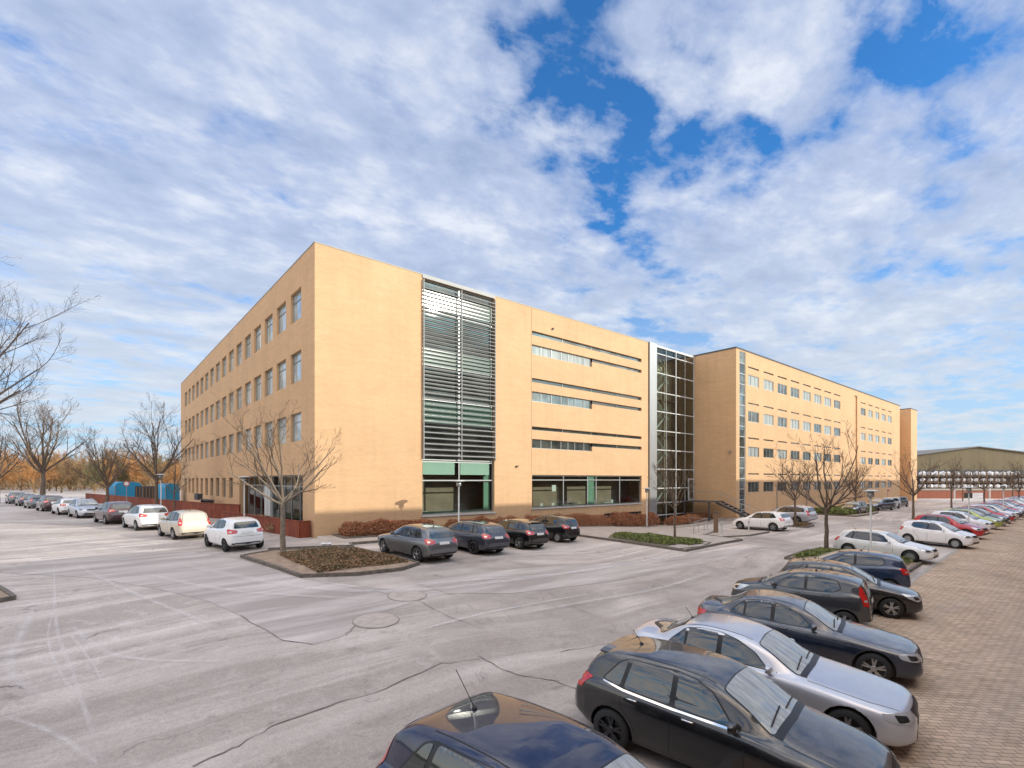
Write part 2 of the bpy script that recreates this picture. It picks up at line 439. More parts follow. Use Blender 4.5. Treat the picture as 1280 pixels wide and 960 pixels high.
paint('paint_charcoal', (.05,.055,.062), .4); paint('paint_blue', (.02,.045,.10), .4)
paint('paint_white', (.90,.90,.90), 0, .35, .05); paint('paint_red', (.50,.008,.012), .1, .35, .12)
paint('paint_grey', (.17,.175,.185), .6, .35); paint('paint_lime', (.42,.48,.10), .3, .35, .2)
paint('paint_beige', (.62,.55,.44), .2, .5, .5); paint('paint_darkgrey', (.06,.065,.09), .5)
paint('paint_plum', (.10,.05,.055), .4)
def car_glass():
    m = mat('car_glass', (.010,.014,.014), .015, ior=2.0); t = NT(m)
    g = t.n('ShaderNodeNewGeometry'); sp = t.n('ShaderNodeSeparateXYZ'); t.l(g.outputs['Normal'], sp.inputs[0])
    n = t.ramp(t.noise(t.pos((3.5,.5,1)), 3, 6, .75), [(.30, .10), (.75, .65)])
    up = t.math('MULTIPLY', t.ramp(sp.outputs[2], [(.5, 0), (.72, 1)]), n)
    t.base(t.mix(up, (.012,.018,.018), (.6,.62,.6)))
    M['car_glass'] = m
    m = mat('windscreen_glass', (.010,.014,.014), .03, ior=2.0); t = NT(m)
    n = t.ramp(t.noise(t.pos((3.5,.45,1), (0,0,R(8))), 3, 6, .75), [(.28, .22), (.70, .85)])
    t.base(t.mix(n, (.02,.03,.028), (.66,.68,.65)))  # pale frost streaks; bright sky reflection is put into this colour as well
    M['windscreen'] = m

car_glass()
M['frost_glass'] = mat('frost_glass', (.62,.55,.47), .45)
M['rubber'] = mat('rubber', (.018,.018,.018), .75)
M['trim'] = mat('trim_black', (.014,.014,.015), .4)
M['chrome'] = mat('chrome', (.75,.75,.76), .12, 1)
M['rim'] = mat('rim_alloy', (.45,.46,.47), .3, .85)
M['rim_dark'] = mat('rim_dark', (.05,.05,.055), .35, .7)
M['lamp_glass'] = mat('lamp_glass', (.55,.57,.58), .08, .35, coat=1)
M['tail_red'] = mat('tail_red', (.55,.012,.010), .12, coat=1)
M['plate'] = mat('plate', (.75,.75,.73), .5)
# ------------------------------------------------------------------ ground sheet
def ground():
    def axis(lo, hi, flo, fhi):
        a = list(np.arange(lo, hi+.5, 1.0))
        pre = []; d = 2.0; x = lo
        while x > flo: x -= d; d *= 1.35; pre.append(max(x, flo))
        post = []; d = 2.0; x = hi
        while x < fhi: x += d; d *= 1.35; post.append(min(x, fhi))
        return pre[::-1] + a + post
    xs = axis(-45, 130, -2500, 2500); ys = axis(-22, 95, -2500, 2500)
    X, Y = np.meshgrid(xs, ys); Z = gz_arr(X.ravel(), Y.ravel())
    me = bpy.data.meshes.new('asphalt_ground'); nx, ny = len(xs), len(ys)
    vs = list(zip(X.ravel().tolist(), Y.ravel().tolist(), Z.tolist()))
    fs = [(j*nx+i, j*nx+i+1, (j+1)*nx+i+1, (j+1)*nx+i) for j in range(ny-1) for i in range(nx-1)]
    me.from_pydata(vs, [], fs); me.materials.append(M['asphalt']); me.polygons.foreach_set('use_smooth', [True]*len(fs))
    tag(link('road', me), kind='structure')
ground()
# ------------------------------------------------------------------ site: paving, kerbs, beds
edge = [(-14,1.2),(-6,2.0),(6,3.4),(14,4.4),(27,5.3),(43,5.8),(70,6.2),(128,6.8)]
sheet('paved_yard', edge + [(128,-3.7),(-14,-3.7)], .006, M['pavers'], 1.5)
ribbon('yard_kerb', edge, .16, .014, M['pale_kerb'])
ribbon('yard_marking', [(33,4.0),(40,2.2),(49,.9)], .10, .011, M['salt_track'])
pave = [(6.3,25.0),(9.7,23.5),(9.9,24.3),(24.0,24.7),(24.5,21.5),(24.8,14.8),(29.9,15.2),(32.4,15.3),(33.0,18.3),(37.6,19.6),(37.8,24.4),(48.4,24.4),(48.4,27.8),(9.5,27.8),(9.2,27.0)]
# pavement beside the building, raised one kerb
sheet('pavement', pave, .10, M['slabs'], 1.0, skirt=.15)
ribbon('kerb', pave[:9], .14, .125, M['kerb'], height=1)
court = [(33.2,15.6),(37.3,16.5),(39.0,16.4),(39.0,24.2),(37.9,24.2),(37.7,19.5),(33.1,18.2)]
sheet('pavement', court, .02, M['slabs'], 1.0)
ribbon('kerb', [(33.2,16.9),(35.2,16.2),(38.6,16.2)], .12, .10, M['kerb'], height=1)
# asphalt repairs
pp = [pg(*p) for p in [(0,716),(110,722),(200,737),(262,752),(300,770),(335,790),(352,800),(390,806),(425,797),(446,780),(470,768),(520,752),(560,742),(470,735),(400,727),(377,724),(340,712),(302,700),(240,690),(150,690),(60,696)]]
sheet('road_patch', pp, .008, M['patch'], 1.0)
sheet('road_patch', [pg(*p) for p in [(560,742),(640,742),(760,728),(900,700),(960,684),(900,688),(820,700),(720,706),(640,712),(560,720),(520,730)]], .008, M['patch'], 1.0)
# cracks and joints of the old surface
for pts, w in [([(240,958),(300,932),(345,905),(420,880),(480,862),(552,830),(600,824)], .045),
               ([(600,820),(625,836),(655,846),(690,850),(720,862)], .05), ([(700,815),(760,805),(810,786),(850,772)], .03),
               ([(300,770),(335,790),(352,800),(390,806)], .04), ([(430,795),(448,780)], .04), ([(462,738),(520,750),(560,770),(600,786)], .03),
               ([(105,800),(122,792),(150,786)], .035), ([(0,860),(22,857),(30,861)], .05), ([(377,724),(460,738)], .03)]:
    P_ = [pg(*p) for p in pts]; Q = []
    rr = random.Random(len(pts)*7+int(w*1000))
    for i in range(len(P_)-1):
        for k in range(5):
            t = k/5; Q.append((P_[i][0]*(1-t)+P_[i+1][0]*t+rr.uniform(-.035,.035), P_[i][1]*(1-t)+P_[i+1][1]*t+rr.uniform(-.035,.035)))
    Q.append(P_[-1])
    ribbon('road_crack', Q, (lambda w_: (lambda t: w_*.62*(.3+.9*abs(math.sin(9*t+1)))))(w), .012, M['crack'])
# salt tyre tracks
def smooth_line(pts, n=8):
    out = []
    for i in range(len(pts)-1):
        p0, p1, p2, p3 = [Vector(pts[max(0, min(len(pts)-1, j))]) for j in (i-1, i, i+1, i+2)]
        for k in range(n):
            t = k/n; q = .5*((2*p1)+(-p0+p2)*t+(2*p0-5*p1+4*p2-p3)*t*t+(-p0+3*p1-3*p2+p3)*t**3); out.append(tuple(q))
    out.append(tuple(pts[-1])); return out
for i, (pts, w) in enumerate([([(68,700),(68,740),(72,790),(90,840),(110,900),(130,958)], .16), ([(66,765),(60,800),(75,840),(95,870)], .12), ([(52,745),(28,790),(12,825),(20,850),(60,875)], .40),
                              ([(0,895),(60,915),(100,940),(125,960)], .22), ([(85,780),(130,815),(190,826),(290,828)], .30), ([(85,790),(115,830),(130,860)], .12),
                              ([(90,705),(150,735),(210,760),(280,790)], .35), ([(200,700),(300,722),(420,738),(560,735),(720,715),(850,692)], .9), ([(430,742),(560,728),(700,718),(820,700),(950,680)], .6),
                              ([(170,716),(260,735),(360,745),(470,750)], .5), ([(640,770),(740,752),(830,735),(900,712)], .5), ([(520,790),(620,765),(760,740)], .3)]):
    ribbon('tyre_track', smooth_line([pg(*p) for p in pts]), w*.75, .015 + .002*i, M['salt_track'])
for i, (px, py, r) in enumerate([(470,776,.62),(509,745,.62)]):
    x, y = pg(px, py); z = gz(x, y)
    m = MB(); m.lathe([(r,-.03),(r,.012),(r-.015,.018),(r-.03,.018),(r-.035,.012)], 40, c=(x,y,z)); m.lathe([(r-.035,.02),(r-.2,.024),(.001,.026)], 40, 1, c=(x,y,z))
    gx, gy = (gz(x+.5,y)-gz(x-.5,y)), (gz(x,y+.5)-gz(x,y-.5)); m.v = [(a, b, c+(a-x)*gx+(b-y)*gy) for a, b, c in m.v]
    o = m.build('manhole_cover', [M['cover_ring'], M['concrete']]); tag(o, ['round pale manhole cover nearer to the camera','round manhole cover further away with cracked salt around it'][i], 'manhole cover')
m = MB()
sheet('road_patch', [pg(*p) for p in [(486,758),(506,765),(540,766),(548,762),(520,752),(490,751)]], .016, M['salt_track'], .4)
# kerbed planting beds
def bed(name, label, pts, fill, kerbm=M['kerb'], lift=.09):
    t = thing(name, label, 'planting bed', (sum(p[0] for p in pts)/len(pts), sum(p[1] for p in pts)/len(pts), gz(*pts[0])))
    sheet('soil', pts, lift, fill, .6, skirt=.15, kind=None, parent=t)
    ribbon('kerb_edging', pts, .12, lift+.04, kerbm, kind=None, parent=t, height=1, closed=True)
    return t
bed('planting_bed', 'kerbed bed of dark ground cover around the bare tree at the corner', [(4.93,23.78),(5.73,18.41),(7.4,17.6),(9.11,17.45),(10.2,18.0),(9.5,22.9),(6.4,24.4)], M['soil'])
bed('planting_bed', 'kerbed bed of green shrubs around the thin tree before the glass tower', [(24.9,15.2),(25.0,20.2),(26.2,21.0),(28.0,20.3),(29.0,15.6),(27.0,15.0)], M['soil'])
bed('planting_bed', 'small grass strip bed in front of the lamp post by the white hatchback', [(27.2,5.75),(27.2,10.6),(31.0,10.9),(31.4,5.9)], M['soil'])
bed('planting_bed', 'long green bed under the small tree along the far wing', [(60.0,16.6),(60.0,21.6),(71.5,21.8),(72.0,17.6),(68,16.8)], M['soil'])
bed('planting_bed', 'little bed around the small tree beside the silver estate', [(43.6,15.4),(43.6,19.6),(44.9,19.6),(45.1,15.4)], M['soil'])
bed('planting_bed', 'brown kerbed bed cut off by the left picture edge', [(-2.2,22.3),(-1.7,20.4),(-5.5,18.2),(-7.5,21.0)], M['soil'])
bed('planting_bed', 'soil strip under the red brown hedge at the building corner', [(10.3,25.9),(10.3,27.6),(17.0,27.6),(17.0,25.9)], M['soil'], lift=.13)
# ------------------------------------------------------------------ street furniture
def lamp(x, y, ztop, label, tilt=0):
    z0 = gz(x, y); h = ztop - z0
    t = thing('street_lamp', label, 'street lamp', (x, y, z0), group='mushroom lamp posts')
    m = MB(); m.tube([(0,0,0),(0,0,.5),(0,0,.52),(0,0,h-.35)], [.055,.055,.042,.042], 10); m.build('pole', M['white_metal'], t, smooth=True, absolute=False)
    m = MB(); m.lathe([(.06,h-.36),(.15,h-.30),(.15,h-.06),(.10,h-.05)], 16); m.build('lantern', M['frame_metal'], t, smooth=True, absolute=False)
    m = MB(); m.lathe([(.001,h+.05),(.15,h+.045),(.36,h+.0),(.385,h-.02),(.36,h-.03),(.1,h-.05),(.001,h-.05)], 28); m.build('lamp_shade', M['white_metal'], t, smooth=True, absolute=False)
    return t
lamp(7.5, 35.4, 3.35, 'white mushroom lamp post behind the white hatchback at the rusty wall')
lamp(16.6, 24.6, 3.10, 'mushroom lamp post in front of the louvred window strip')
lamp(36.2, 25.2, 2.45, 'mushroom lamp post at the foot of the glass tower')
lamp(29.8, 7.6, 2.62, 'grey mushroom lamp post rising from the grass strip beside the white hatchback')
lamp(48.3, 6.4, 2.62, 'mushroom lamp post standing behind the first red car')
lamp(67.0, 6.4, 2.6, 'mushroom lamp post far down the row of cars on the right')
lamp(4.4, 49.7, 3.6, 'slim mushroom lamp post above the rusty wall on the left')
def sign(x, y, h, label, m2, col, shape='round'):
    z0 = gz(x, y); t = thing('road_sign', label, 'sign', (x, y, z0))
    m = MB(); m.tube([(0,0,0),(0,0,h)], .03, 8); m.build('post', M['grey_metal'], t, absolute=False)
    m = MB()
    if shape == 'round':
        m.lathe([(.001,-.015),(.28,-.015),(.28,.015),(.001,.015)], 24, axis='y'); m.lathe([(.20,-.02),(.001,-.02)], 24, 1, axis='y')
    else: m.box(-.3,.3,-.02,.02,-.2,.2); m.box(-.25,.25,-.026,-.021,-.15,.15,1)
    o = m.build('sign_plate', [col, m2], t, absolute=False); o.location = (0, -.05, h-.2); o.rotation_euler = (0,0,R(-20))
sign(2.9, 66.5, 2.9, 'round red rimmed road sign on a pole by the parked cars', M['white_wrap'], M['sign_red'])
sign(95, 22, 2.4, 'small road sign on a pole before the red brick wall', M['sign_red'], M['white_wrap'], 'sq')
for i, (px, py) in enumerate([(902,668),(936,665)]):
    x, y = pg(px, py); z0 = gz(x, y)
    t = thing('bollard', ['white bollard nearer the steel stair','white bollard nearer the white hatchback'][i], 'bollard', (x, y, z0), group='white bollards')
    m = MB(); m.tube([(0,0,0),(0,0,.86),(0,0,.9)], [.06,.06,.045], 12); m.build('post', M['white_metal'], t, absolute=False)
    m = MB(); m.tube([(0,0,.70),(0,0,.78)], .064, 12); m.build('reflector_band', M['frame_metal'], t, absolute=False)
# tall weathered post and steel rails of the ramp
x, y = 35.0, 19.6
t = thing('ramp_railing', 'thin steel railing round the ramp in front of the hedge', 'railing', (x, y, gz(x, y)))
pts = [(32.6,18.8),(34.3,19.4),(36.2,20.0),(37.8,20.6),(38.6,22.6)]
m = MB(); m.tube([(a, b, gz(a, b)+.95) for a, b in pts], .022, 6); m.tube([(a, b, gz(a, b)+.55) for a, b in pts], .014, 6); m.build('handrail', M['grey_metal'], t)
for a, b in pts:
    m = MB(); m.tube([(a, b, gz(a, b)), (a, b, gz(a, b)+.95)], .02, 6); m.build('railing_post', M['grey_metal'], t)
t = thing('timber_post', 'brown square post beside the ramp railing', 'post', (35.9,18.9,gz(35.9,18.9)))
m = MB(); m.box(-.12,.12,-.12,.12,0,1.5); m.build('shaft', M['timber'], t, absolute=False)
m = MB(); m.box(-.14,.14,-.14,.14,1.503,1.56); m.build('cap', M['dark_frame'], t, absolute=False)
# ------------------------------------------------------------------ buildings
def facade(mb, axis, c, u0, u1, z0, z1, ops, depth=.3, m=0, sgn=1):
    "wall plane at axis=c looking towards minus, with real openings and reveals"
    us = sorted({u0, u1} | {v for o in ops for v in o[:2]}); zs = sorted({z0, z1} | {v for o in ops for v in o[2:4]})
    def pt(u, z, d=0): return (u, c+d*sgn, z) if axis == 'x' else (c+d*sgn, u, z)
    for i in range(len(us)-1):
        # merge vertical runs
        run = None
        for j in range(len(zs)-1):
            um, zm = (us[i]+us[i+1])/2, (zs[j]+zs[j+1])/2
            solid = not any(o[0] < um < o[1] and o[2] < zm < o[3] for o in ops)
            if solid and run is None: run = zs[j]
            if run is not None and (not solid or j == len(zs)-2):
                top = zs[j+1] if solid else zs[j]
                mb.quad(pt(us[i], run), pt(us[i+1], run), pt(us[i+1], top), pt(us[i], top), m); run = None
    for (a, b, za, zb) in [o[:4] for o in ops]:
        mb.quad(pt(a,za), pt(a,zb), pt(a,zb,depth), pt(a,za,depth), m); mb.quad(pt(b,zb), pt(b,za), pt(b,za,depth), pt(b,zb,depth), m)
        mb.quad(pt(a,zb), pt(b,zb), pt(b,zb,depth), pt(a,zb,depth), m); mb.quad(pt(b,za), pt(a,za), pt(a,za,depth), pt(b,za,depth), m)
def window(parent, axis, c, o, panes=1, mt='pane_dark', fr='dark_frame', fw=.05, rows=(), name='window', cols=None):
    a, b, za, zb = o[:4]
    def bx(mb, u0, u1, z0, z1, d0, d1):
        if axis == 'x': mb.box(u0, u1, c+d0, c+d1, z0, z1)
        else: mb.box(c+d0, c+d1, u0, u1, z0, z1)
    m = MB(); e = .004
    bx(m, a+e, a+fw, za+e, zb-e, -.05, .03); bx(m, b-fw, b-e, za+e, zb-e, -.05, .03)
    bx(m, a+fw, b-fw, za+e, za+fw, -.05, .03); bx(m, a+fw, b-fw, zb-fw, zb-e, -.05, .03)
    cs = cols if cols else [a+(b-a)*k/panes for k in range(1, panes)]
    for x in cs: bx(m, x-fw/2, x+fw/2, za+fw, zb-fw, -.045, .025)
    for z in rows: bx(m, a+fw, b-fw, z-fw/2, z+fw/2, -.04, .02)
    w = m.build(name, M[fr], parent)
    m = MB(); u0, u1, w0, w1 = a+fw*.8, b-fw*.8, za+fw*.8, zb-fw*.8
    if axis == 'x': m.quad((u0,c,w0),(u1,c,w0),(u1,c,w1),(u0,c,w1))
    else: m.quad((c,u1,w0),(c,u0,w0),(c,u0,w1),(c,u1,w1))
    m.build('pane', M[mt], w)
    return w
ZT = 16.15
# main block
mb_root = thing('office_building', 'long yellow brick office block with corner facing the camera and louvred strip', 'building', (9.38,27.9,0))
sf = (16.07,21.86,.9,15.95)
gw = (25.45,39.25,1.0,3.54); bw = (33.85,39.25,-1.25,.25)
rows3 = [(14.09,14.42,12.65,13.39),(10.55,10.86,9.1,9.85),(6.93,7.2,5.55,6.25)]
ops_s = [sf, gw, bw]
for (s0,s1,w0,w1) in rows3: ops_s += [(25.45,39.25,s0,s1),(25.45,32.3,w0,w1),(32.3,39.25,w1-.30,w1)]
wl = MB()
facade(wl, 'x', 27.9, 9.38, 40.3, -2.2, ZT, ops_s, .32)
lw = [(30.2+3.0*i, 32.2+3.0*i) for i in range(16)]
ops_w = [(a,b,z0,z1) for (a,b) in lw for (z0,z1) in ((12.63,14.43),(8.98,10.78),(5.46,7.14))]
gl_w = [(a+.35,b-.1,1.55,3.35) for (a,b) in lw[6:]]
ent = (29.9,46.0,-.2,3.45)
ops_w += gl_w + [ent]
facade(wl, 'y', 9.38, 27.9, 80.9, -2.2, ZT, ops_w, .34)
# body behind the two faces
X1, Y1 = 40.3, 80.9
wl.quad((X1,27.9,-2.2),(X1,27.9,ZT),(X1,Y1,ZT),(X1,Y1,-2.2)); wl.quad((9.38,Y1,-2.2),(X1,Y1,-2.2),(X1,Y1,ZT),(9.38,Y1,ZT))
wl.build('wall', M['yellow_brick'], mb_root)
m = MB(); m.box(9.36,40.3,27.88,28.15,ZT+.003,ZT+.06); m.box(9.36,9.63,28.153,81,ZT+.003,ZT+.06); m.build('roof_coping', M['roof_edge'], mb_root)
m = MB(); m.quad((9.38,27.9,ZT-.05),(X1,27.9,ZT-.05),(X1,Y1,ZT-.05),(9.38,Y1,ZT-.05)); m.build('roof', M['roof_felt'], mb_root)
m = MB(); 
for z in (.3, 4.2, 7.9, 11.5): m.box(9.85,40.1,28.5,80.5,z-.15,z)
m.build('floor_slab', M['interior_pale'], mb_root)
m = MB(); m.box(14.2,40.1,30.3,30.4,-.2,4.0); m.box(9.9,40.1,30.9,31.0,4.25,15.9); m.box(13.0,13.1,28.5,80.3,-.2,15.9); m.build('interior_wall', M['interior_dark'], mb_root)
rr = random.Random(3)
for i, o in enumerate(ops_w[:48]):
    k = rr.random()
    window(mb_root, 'y', 9.38+.20, o, 1, 'pane_side' if k < .8 else 'pane_blind', 'frame_metal', .055, rows=(o[3]-.5,))
for o in gl_w: window(mb_root, 'y', 9.38+.22, o, 1, 'pane_dark', 'frame_metal', .05, cols=[o[0]+.45])
# entrance glazing under the corner
e = window(mb_root, 'y', 9.38+.38, ent, 1, 'clear_glass', 'frame_metal', .07, rows=(2.75,), cols=[31.5,33.2,34.6,36.0,37.4,38.2,40.6,42.6,44.4], name='entrance_glazing')
m = MB(); m.box(9.55,9.7,37.45,38.15,-.1,2.7); m.box(9.55,9.7,38.25,38.95,-.1,2.7); m.build('entrance_door', M['white_metal'], mb_root)
# long slots and window bands of the sunny face
for r_, (s0,s1,w0,w1) in enumerate(rows3):
    window(mb_root, 'x', 28.1, (25.45,39.25,s0,s1), 4, 'pane_pale' if r_ == 0 else 'pane_dark', 'frame_metal', .035, name='slot_window')
    window(mb_root, 'x', 28.1, (32.3,39.25,w1-.30,w1), 2, 'pane_pale' if r_ == 0 else 'pane_dark', 'frame_metal', .035, name='slot_window')
    window(mb_root, 'x', 28.08, (25.45,32.3,w0,w1), 1, 'pane_blind' if r_ == 0 else 'pane_pale' if r_ == 1 else 'pane_dark', 'frame_metal', .05, cols=[26.5,27.6,28.7,29.5,30.3,31.4], name='ribbon_window')
window(mb_root, 'x', 28.1, gw, 4, 'clear_glass', 'frame_metal', .08, rows=(3.15,), cols=[29.0,31.9,33.0,36.2], name='display_window')
m = MB(); m.box(31.95,32.95,28.2,28.35,1.05,3.5); m.build('column_panel', M['pale_green_panel'], mb_root)
m = MB(); m.box(25.5,39.2,28.2,28.5,.9,1.12); m.build('window_sill', M['pale_green_panel'], mb_root)
m = MB(); m.box(25.35,39.35,27.82,27.89,.93,1.0); m.box(16.0,21.93,27.82,27.89,.80,.90); m.build('sill_strip', M['white_metal'], mb_root)
m = MB(); m.box(25.385,25.405,27.893,27.9,-.5,.95); m.build('expansion_joint', M['timber'], mb_root)
m = MB(); m.box(25.385,25.405,27.893,27.9,3.6,16.1); m.build('expansion_joint', M['timber'], mb_root)
# things seen inside the lit rooms
t = MB()
rr = random.Random(11)
for (x0, x1) in ((16.4,21.5),(25.9,39)):
    x = x0
    while x < x1-.8:
        w = rr.uniform(.7,1.3); h = rr.uniform(.55,.9); yy = rr.uniform(28.5,29.5)
        t.box(x, x+w, yy, yy+.6, .3+h-.05, .3+h); 
        for q in (x+.04, x+w-.08): t.box(q, q+.04, yy+.05, yy+.1, .3, .3+h-.05)
        if rr.random() < .6: t.box(x+w*.3, x+w*.7, yy+.2, yy+.24, .3+h+.08, .3+h+.42)
        x += w + rr.uniform(.3,.9)
t.build('desk', M['white_metal'], mb_root)
m = MB(); m.box(27.9,28.35,28.25,28.27,2.25,2.75); m.build('notice', M['white_wrap'], mb_root)
m = MB()
for k in range(12): m.box(33.9+k*.45,33.96+k*.45,28.0,28.1,-1.2,.22)
m.build('basement_grille', M['grey_metal'], mb_root)
m = MB(); m.quad((33.8,28.2,-1.3),(39.3,28.2,-1.3),(39.3,28.2,.3),(33.8,28.2,.3)); m.build('basement_void', M['timber'], mb_root)
# louvred strip
g = window(mb_root, 'x', 28.12, (sf[0],sf[1],4.42,sf[3]), 1, 'pane_dark', 'frame_metal', .07, rows=(6.8,8.3,10.5,11.7,14.0), cols=[18.97], name='strip_glazing')
for z0, z1 in ((6.85,8.25),(10.55,11.6),(14.3,15.3)):
    for xa, xb in ((16.16,18.92),(19.02,21.76)):
        m = MB(); m.box(xa,xb,28.085,28.112,z0,z1); m.build('spandrel_panel', M['strip_green'], mb_root)
window(mb_root, 'x', 28.12, (sf[0],sf[1],.9,4.38), 1, 'clear_glass', 'frame_metal', .08, rows=(3.12,), cols=[18.97], name='display_window')
m = MB(); m.box(16.18,18.6,28.06,28.09,3.5,4.3); m.box(19.06,21.5,28.06,28.09,3.5,4.3); m.build('blind', M['pale_green_panel'], mb_root)
m = MB(); m.box(21.2,21.75,28.3,28.4,.95,4.3); m.box(16.1,21.8,28.2,28.4,.92,1.1); m.build('column_panel', M['pale_green_panel'], mb_root)
for xa, xb in ((16.12,18.93),(19.01,21.80)):
    m = MB(); z = 4.75; k = 0
    while z < 15.75:
        # blade: shallow aerofoil tilted outwards
        y0, y1 = 27.70, 27.85
        sec = [(y0,z-.02),(y0+.01,z-.05),(y1,z+.0),(y1,z+.045),(y0+.04,z+.02)]
        n = len(sec); vs = [(xa,y,zz) for y,zz in sec]+[(xb,y,zz) for y,zz in sec]
        m.add(vs, [(i,(i+1)%n,n+(i+1)%n,n+i) for i in range(n)]+[tuple(range(n))[::-1],tuple(range(n,2*n))])
        z += .36 if z < 9 else .25
    m.build('louvre_screen', M['slat_metal'], mb_root)
m = MB()
for x in (16.09,18.97,21.83): m.box(x-.022,x+.022,27.72,27.83,4.5,15.85)
m.build('screen_upright', M['roof_edge'], mb_root)
m = MB(); m.box(16.05,21.88,27.84,28.15,15.953,16.14); m.build('strip_head', M['roof_edge'], mb_root)
for x, z in ((23.9,4.15),(27.6,14.95)):
    m = MB(); m.box(x-.06,x+.06,27.72,27.896,z-.06,z+.05); m.build('wall_fitting', M['dark_frame'], mb_root)
# glass stair tower
tw = thing('stair_tower', 'glass stair tower between the two yellow brick blocks', 'building', (44.4,27.9,-1))
m = MB(); m.box(40.36,41.5,27.75,29.5,-2.2,16.2); m.build('side_fin', M['grey_metal'], tw)
m = MB(); m.box(41.5,48.45,30.2,30.4,-2,16.0); m.build('back_wall', M['stair_wall'], tw)
m = MB()
zl = [-1.2]; z = .5
lv = [-1.9,-.25,.95,2.35] + [2.35+1.86*k for k in range(1,8)]
for z in lv[1:]: m.box(41.5,48.45,27.93,28.0,z-.045,z+.045)
for x in (41.54,45.0,48.40): m.box(x-.04,x+.04,27.86,27.925,-2.1,16.1)
for x in (43.3,46.7): m.box(x-.015,x+.015,27.88,27.925,-2.1,16.1)
m.box(41.5,48.45,27.9,28.05,15.95,16.15)
m.build('curtain_wall_frame', M['white_metal'], tw)
m = MB(); m.quad((41.5,28.02,-2.1),(48.45,28.02,-2.1),(48.45,28.02,16),(41.5,28.02,16)); m.build('curtain_glass', M['clear_glass'], tw)
m = MB(); m.quad((41.5,28.0,16.15),(48.45,28.0,16.15),(48.45,33.5,16.15),(41.5,33.5,16.15)); m.build('roof', M['roof_felt'], tw)
m = MB()
for k in range(4):
    z = .6+3.65*k
    m.box(41.6,48.3,29.6,30.15,z-.15,z)
m.build('landing', M['interior_dark'], tw)
m = MB()
for k in range(4):
    z = .6+3.65*k
    for (xa, za, xb, zb_) in ((42.2,z+3.4,44.6,z+1.3),(44.6,z+1.6,42.6,z)):
        yy = 28.5 if xa < 44 else 28.9
        m.tube([(xa,yy,za),(xb,yy,zb_)], .09, 4); m.tube([(xa,yy,za+.9),(xb,yy,zb_+.9)], .025, 5)
m.build('stair_stringer', M['white_metal'], tw)
m = MB(); m.box(44.9,45.1,29.2,29.4,-2,15.9); m.box(47.5,47.6,29,30,-2,15.9); m.build('inner_column', M['interior_dark'], tw)
m = MB(); m.box(47.2,48.2,27.80,27.88,1.1,3.3); m.box(47.3,48.1,27.79,27.81,1.2,3.2,1); m.build('door', [M['white_metal'], M['pane_dark']], tw)
# outside stair of steel
st = thing('steel_stair', 'dark steel stair from the tower door down to the car park', 'staircase', (48,26,-1))
m = MB(); m.box(45.6,48.2,24.6,27.7,.98,1.08); m.build('landing', M['dark_frame'], st)
m = MB()
n = 9; xa, xb, za, zb_ = 48.0, 51.0, 1.02, gz(51,22.2)+.05
ya, yb = 25.0, 22.4
# flight runs along the end wall of the wing towards the cars
p0 = Vector((47.3,24.6,1.03)); p1 = Vector((46.9,20.6,gz(46.9,20.6)+.05)); d = p1-p0
s_ = Vector((1,0,0))*.55
for sgn in (-1, 1):
    a = p0+s_*sgn; b = p1+s_*sgn
    m.add([a+Vector((0,0,.05)),b+Vector((0,0,.05)),b-Vector((0,0,.18)),a-Vector((0,0,.18))], [(0,1,2,3)]); q = Vector((.04*sgn,0,0))
    m.add([a+q+Vector((0,0,.05)),b+q+Vector((0,0,.05)),b+q-Vector((0,0,.18)),a+q-Vector((0,0,.18))], [(3,2,1,0)]); m.quad(a+Vector((0,0,.05)),b+Vector((0,0,.05)),b+q+Vector((0,0,.05)),a+q+Vector((0,0,.05)))
m.build('stringer', M['dark_frame'], st)
for k in range(1, n):
    p = p0+d*(k/n); m = MB(); m.box(p.x-.54,p.x+.54,p.y-.15,p.y+.15,p.z-.05,p.z-.01); m.build('tread', M['grey_metal'], st)
for sgn in (-1, 1):
    m = MB(); a = p0+s_*sgn; b = p1+s_*sgn
    m.tube([Vector((a.x,27.6,1.98)) if sgn < 0 else a+Vector((0,0,.95)), a+Vector((0,0,.95)), b+Vector((0,0,.9)), b], .02, 6)
    for k in range(4):
        q = a+(b-a)*(k/3.0); m.tube([q, q+Vector((0,0,.93))], .014, 5)
    if sgn < 0:
        for k in range(3): m.tube([(a.x,25.4+k,1.05),(a.x,25.4+k,1.98)], .014, 5)
    m.build('handrail', M['grey_metal'], st)
m = MB()
for x, y in ((45.8,24.8),(45.8,27.4)): m.box(x-.06,x+.06,y-.06,y+.06,-2,.98)
m.build('support', M['dark_frame'], st)
# far wing
wg_ = thing('office_wing', 'far yellow brick wing with rows of square windows beyond the glass tower', 'building', (48.6,23.5,0))
wl = MB(); ow = []
strip = (49.3,50.6,-.9,16.0)
ow.append(strip)
zr = [(12.8,13.9,14.55,14.72),(9.1,10.2,10.9,11.05),(5.55,6.55,7.35,7.5),(1.9,2.95,3.7,3.85)]
cols8 = [(51.15+3.55*i,53.65+3.55*i) for i in range(8)]; cols5 = [(87.3+3.55*i,89.6+3.55*i) for i in range(5)]
for (z0,z1,s0,s1) in zr:
    for a, b in cols8+cols5: ow.append((a,b,z0,z1)); ow.append((a,b,s0,s1))
ow.append((84.4,85.7,-1.2,15.4))
facade(wl, 'x', 23.5, 48.6, 109, -2.2, ZT, ow, .16)
wl.quad((48.6,23.5,-2.2),(48.6,23.5,ZT),(48.6,45,ZT),(48.6,45,-2.2)); wl.quad((109,23.5,ZT),(109,23.5,-2.2),(109,45,-2.2),(109,45,ZT))
wl.quad((84.3,23.67,-1.3),(85.8,23.67,-1.3),(85.8,23.67,15.5),(84.3,23.67,15.5))
wl.build('wall', M['yellow_brick'], wg_)
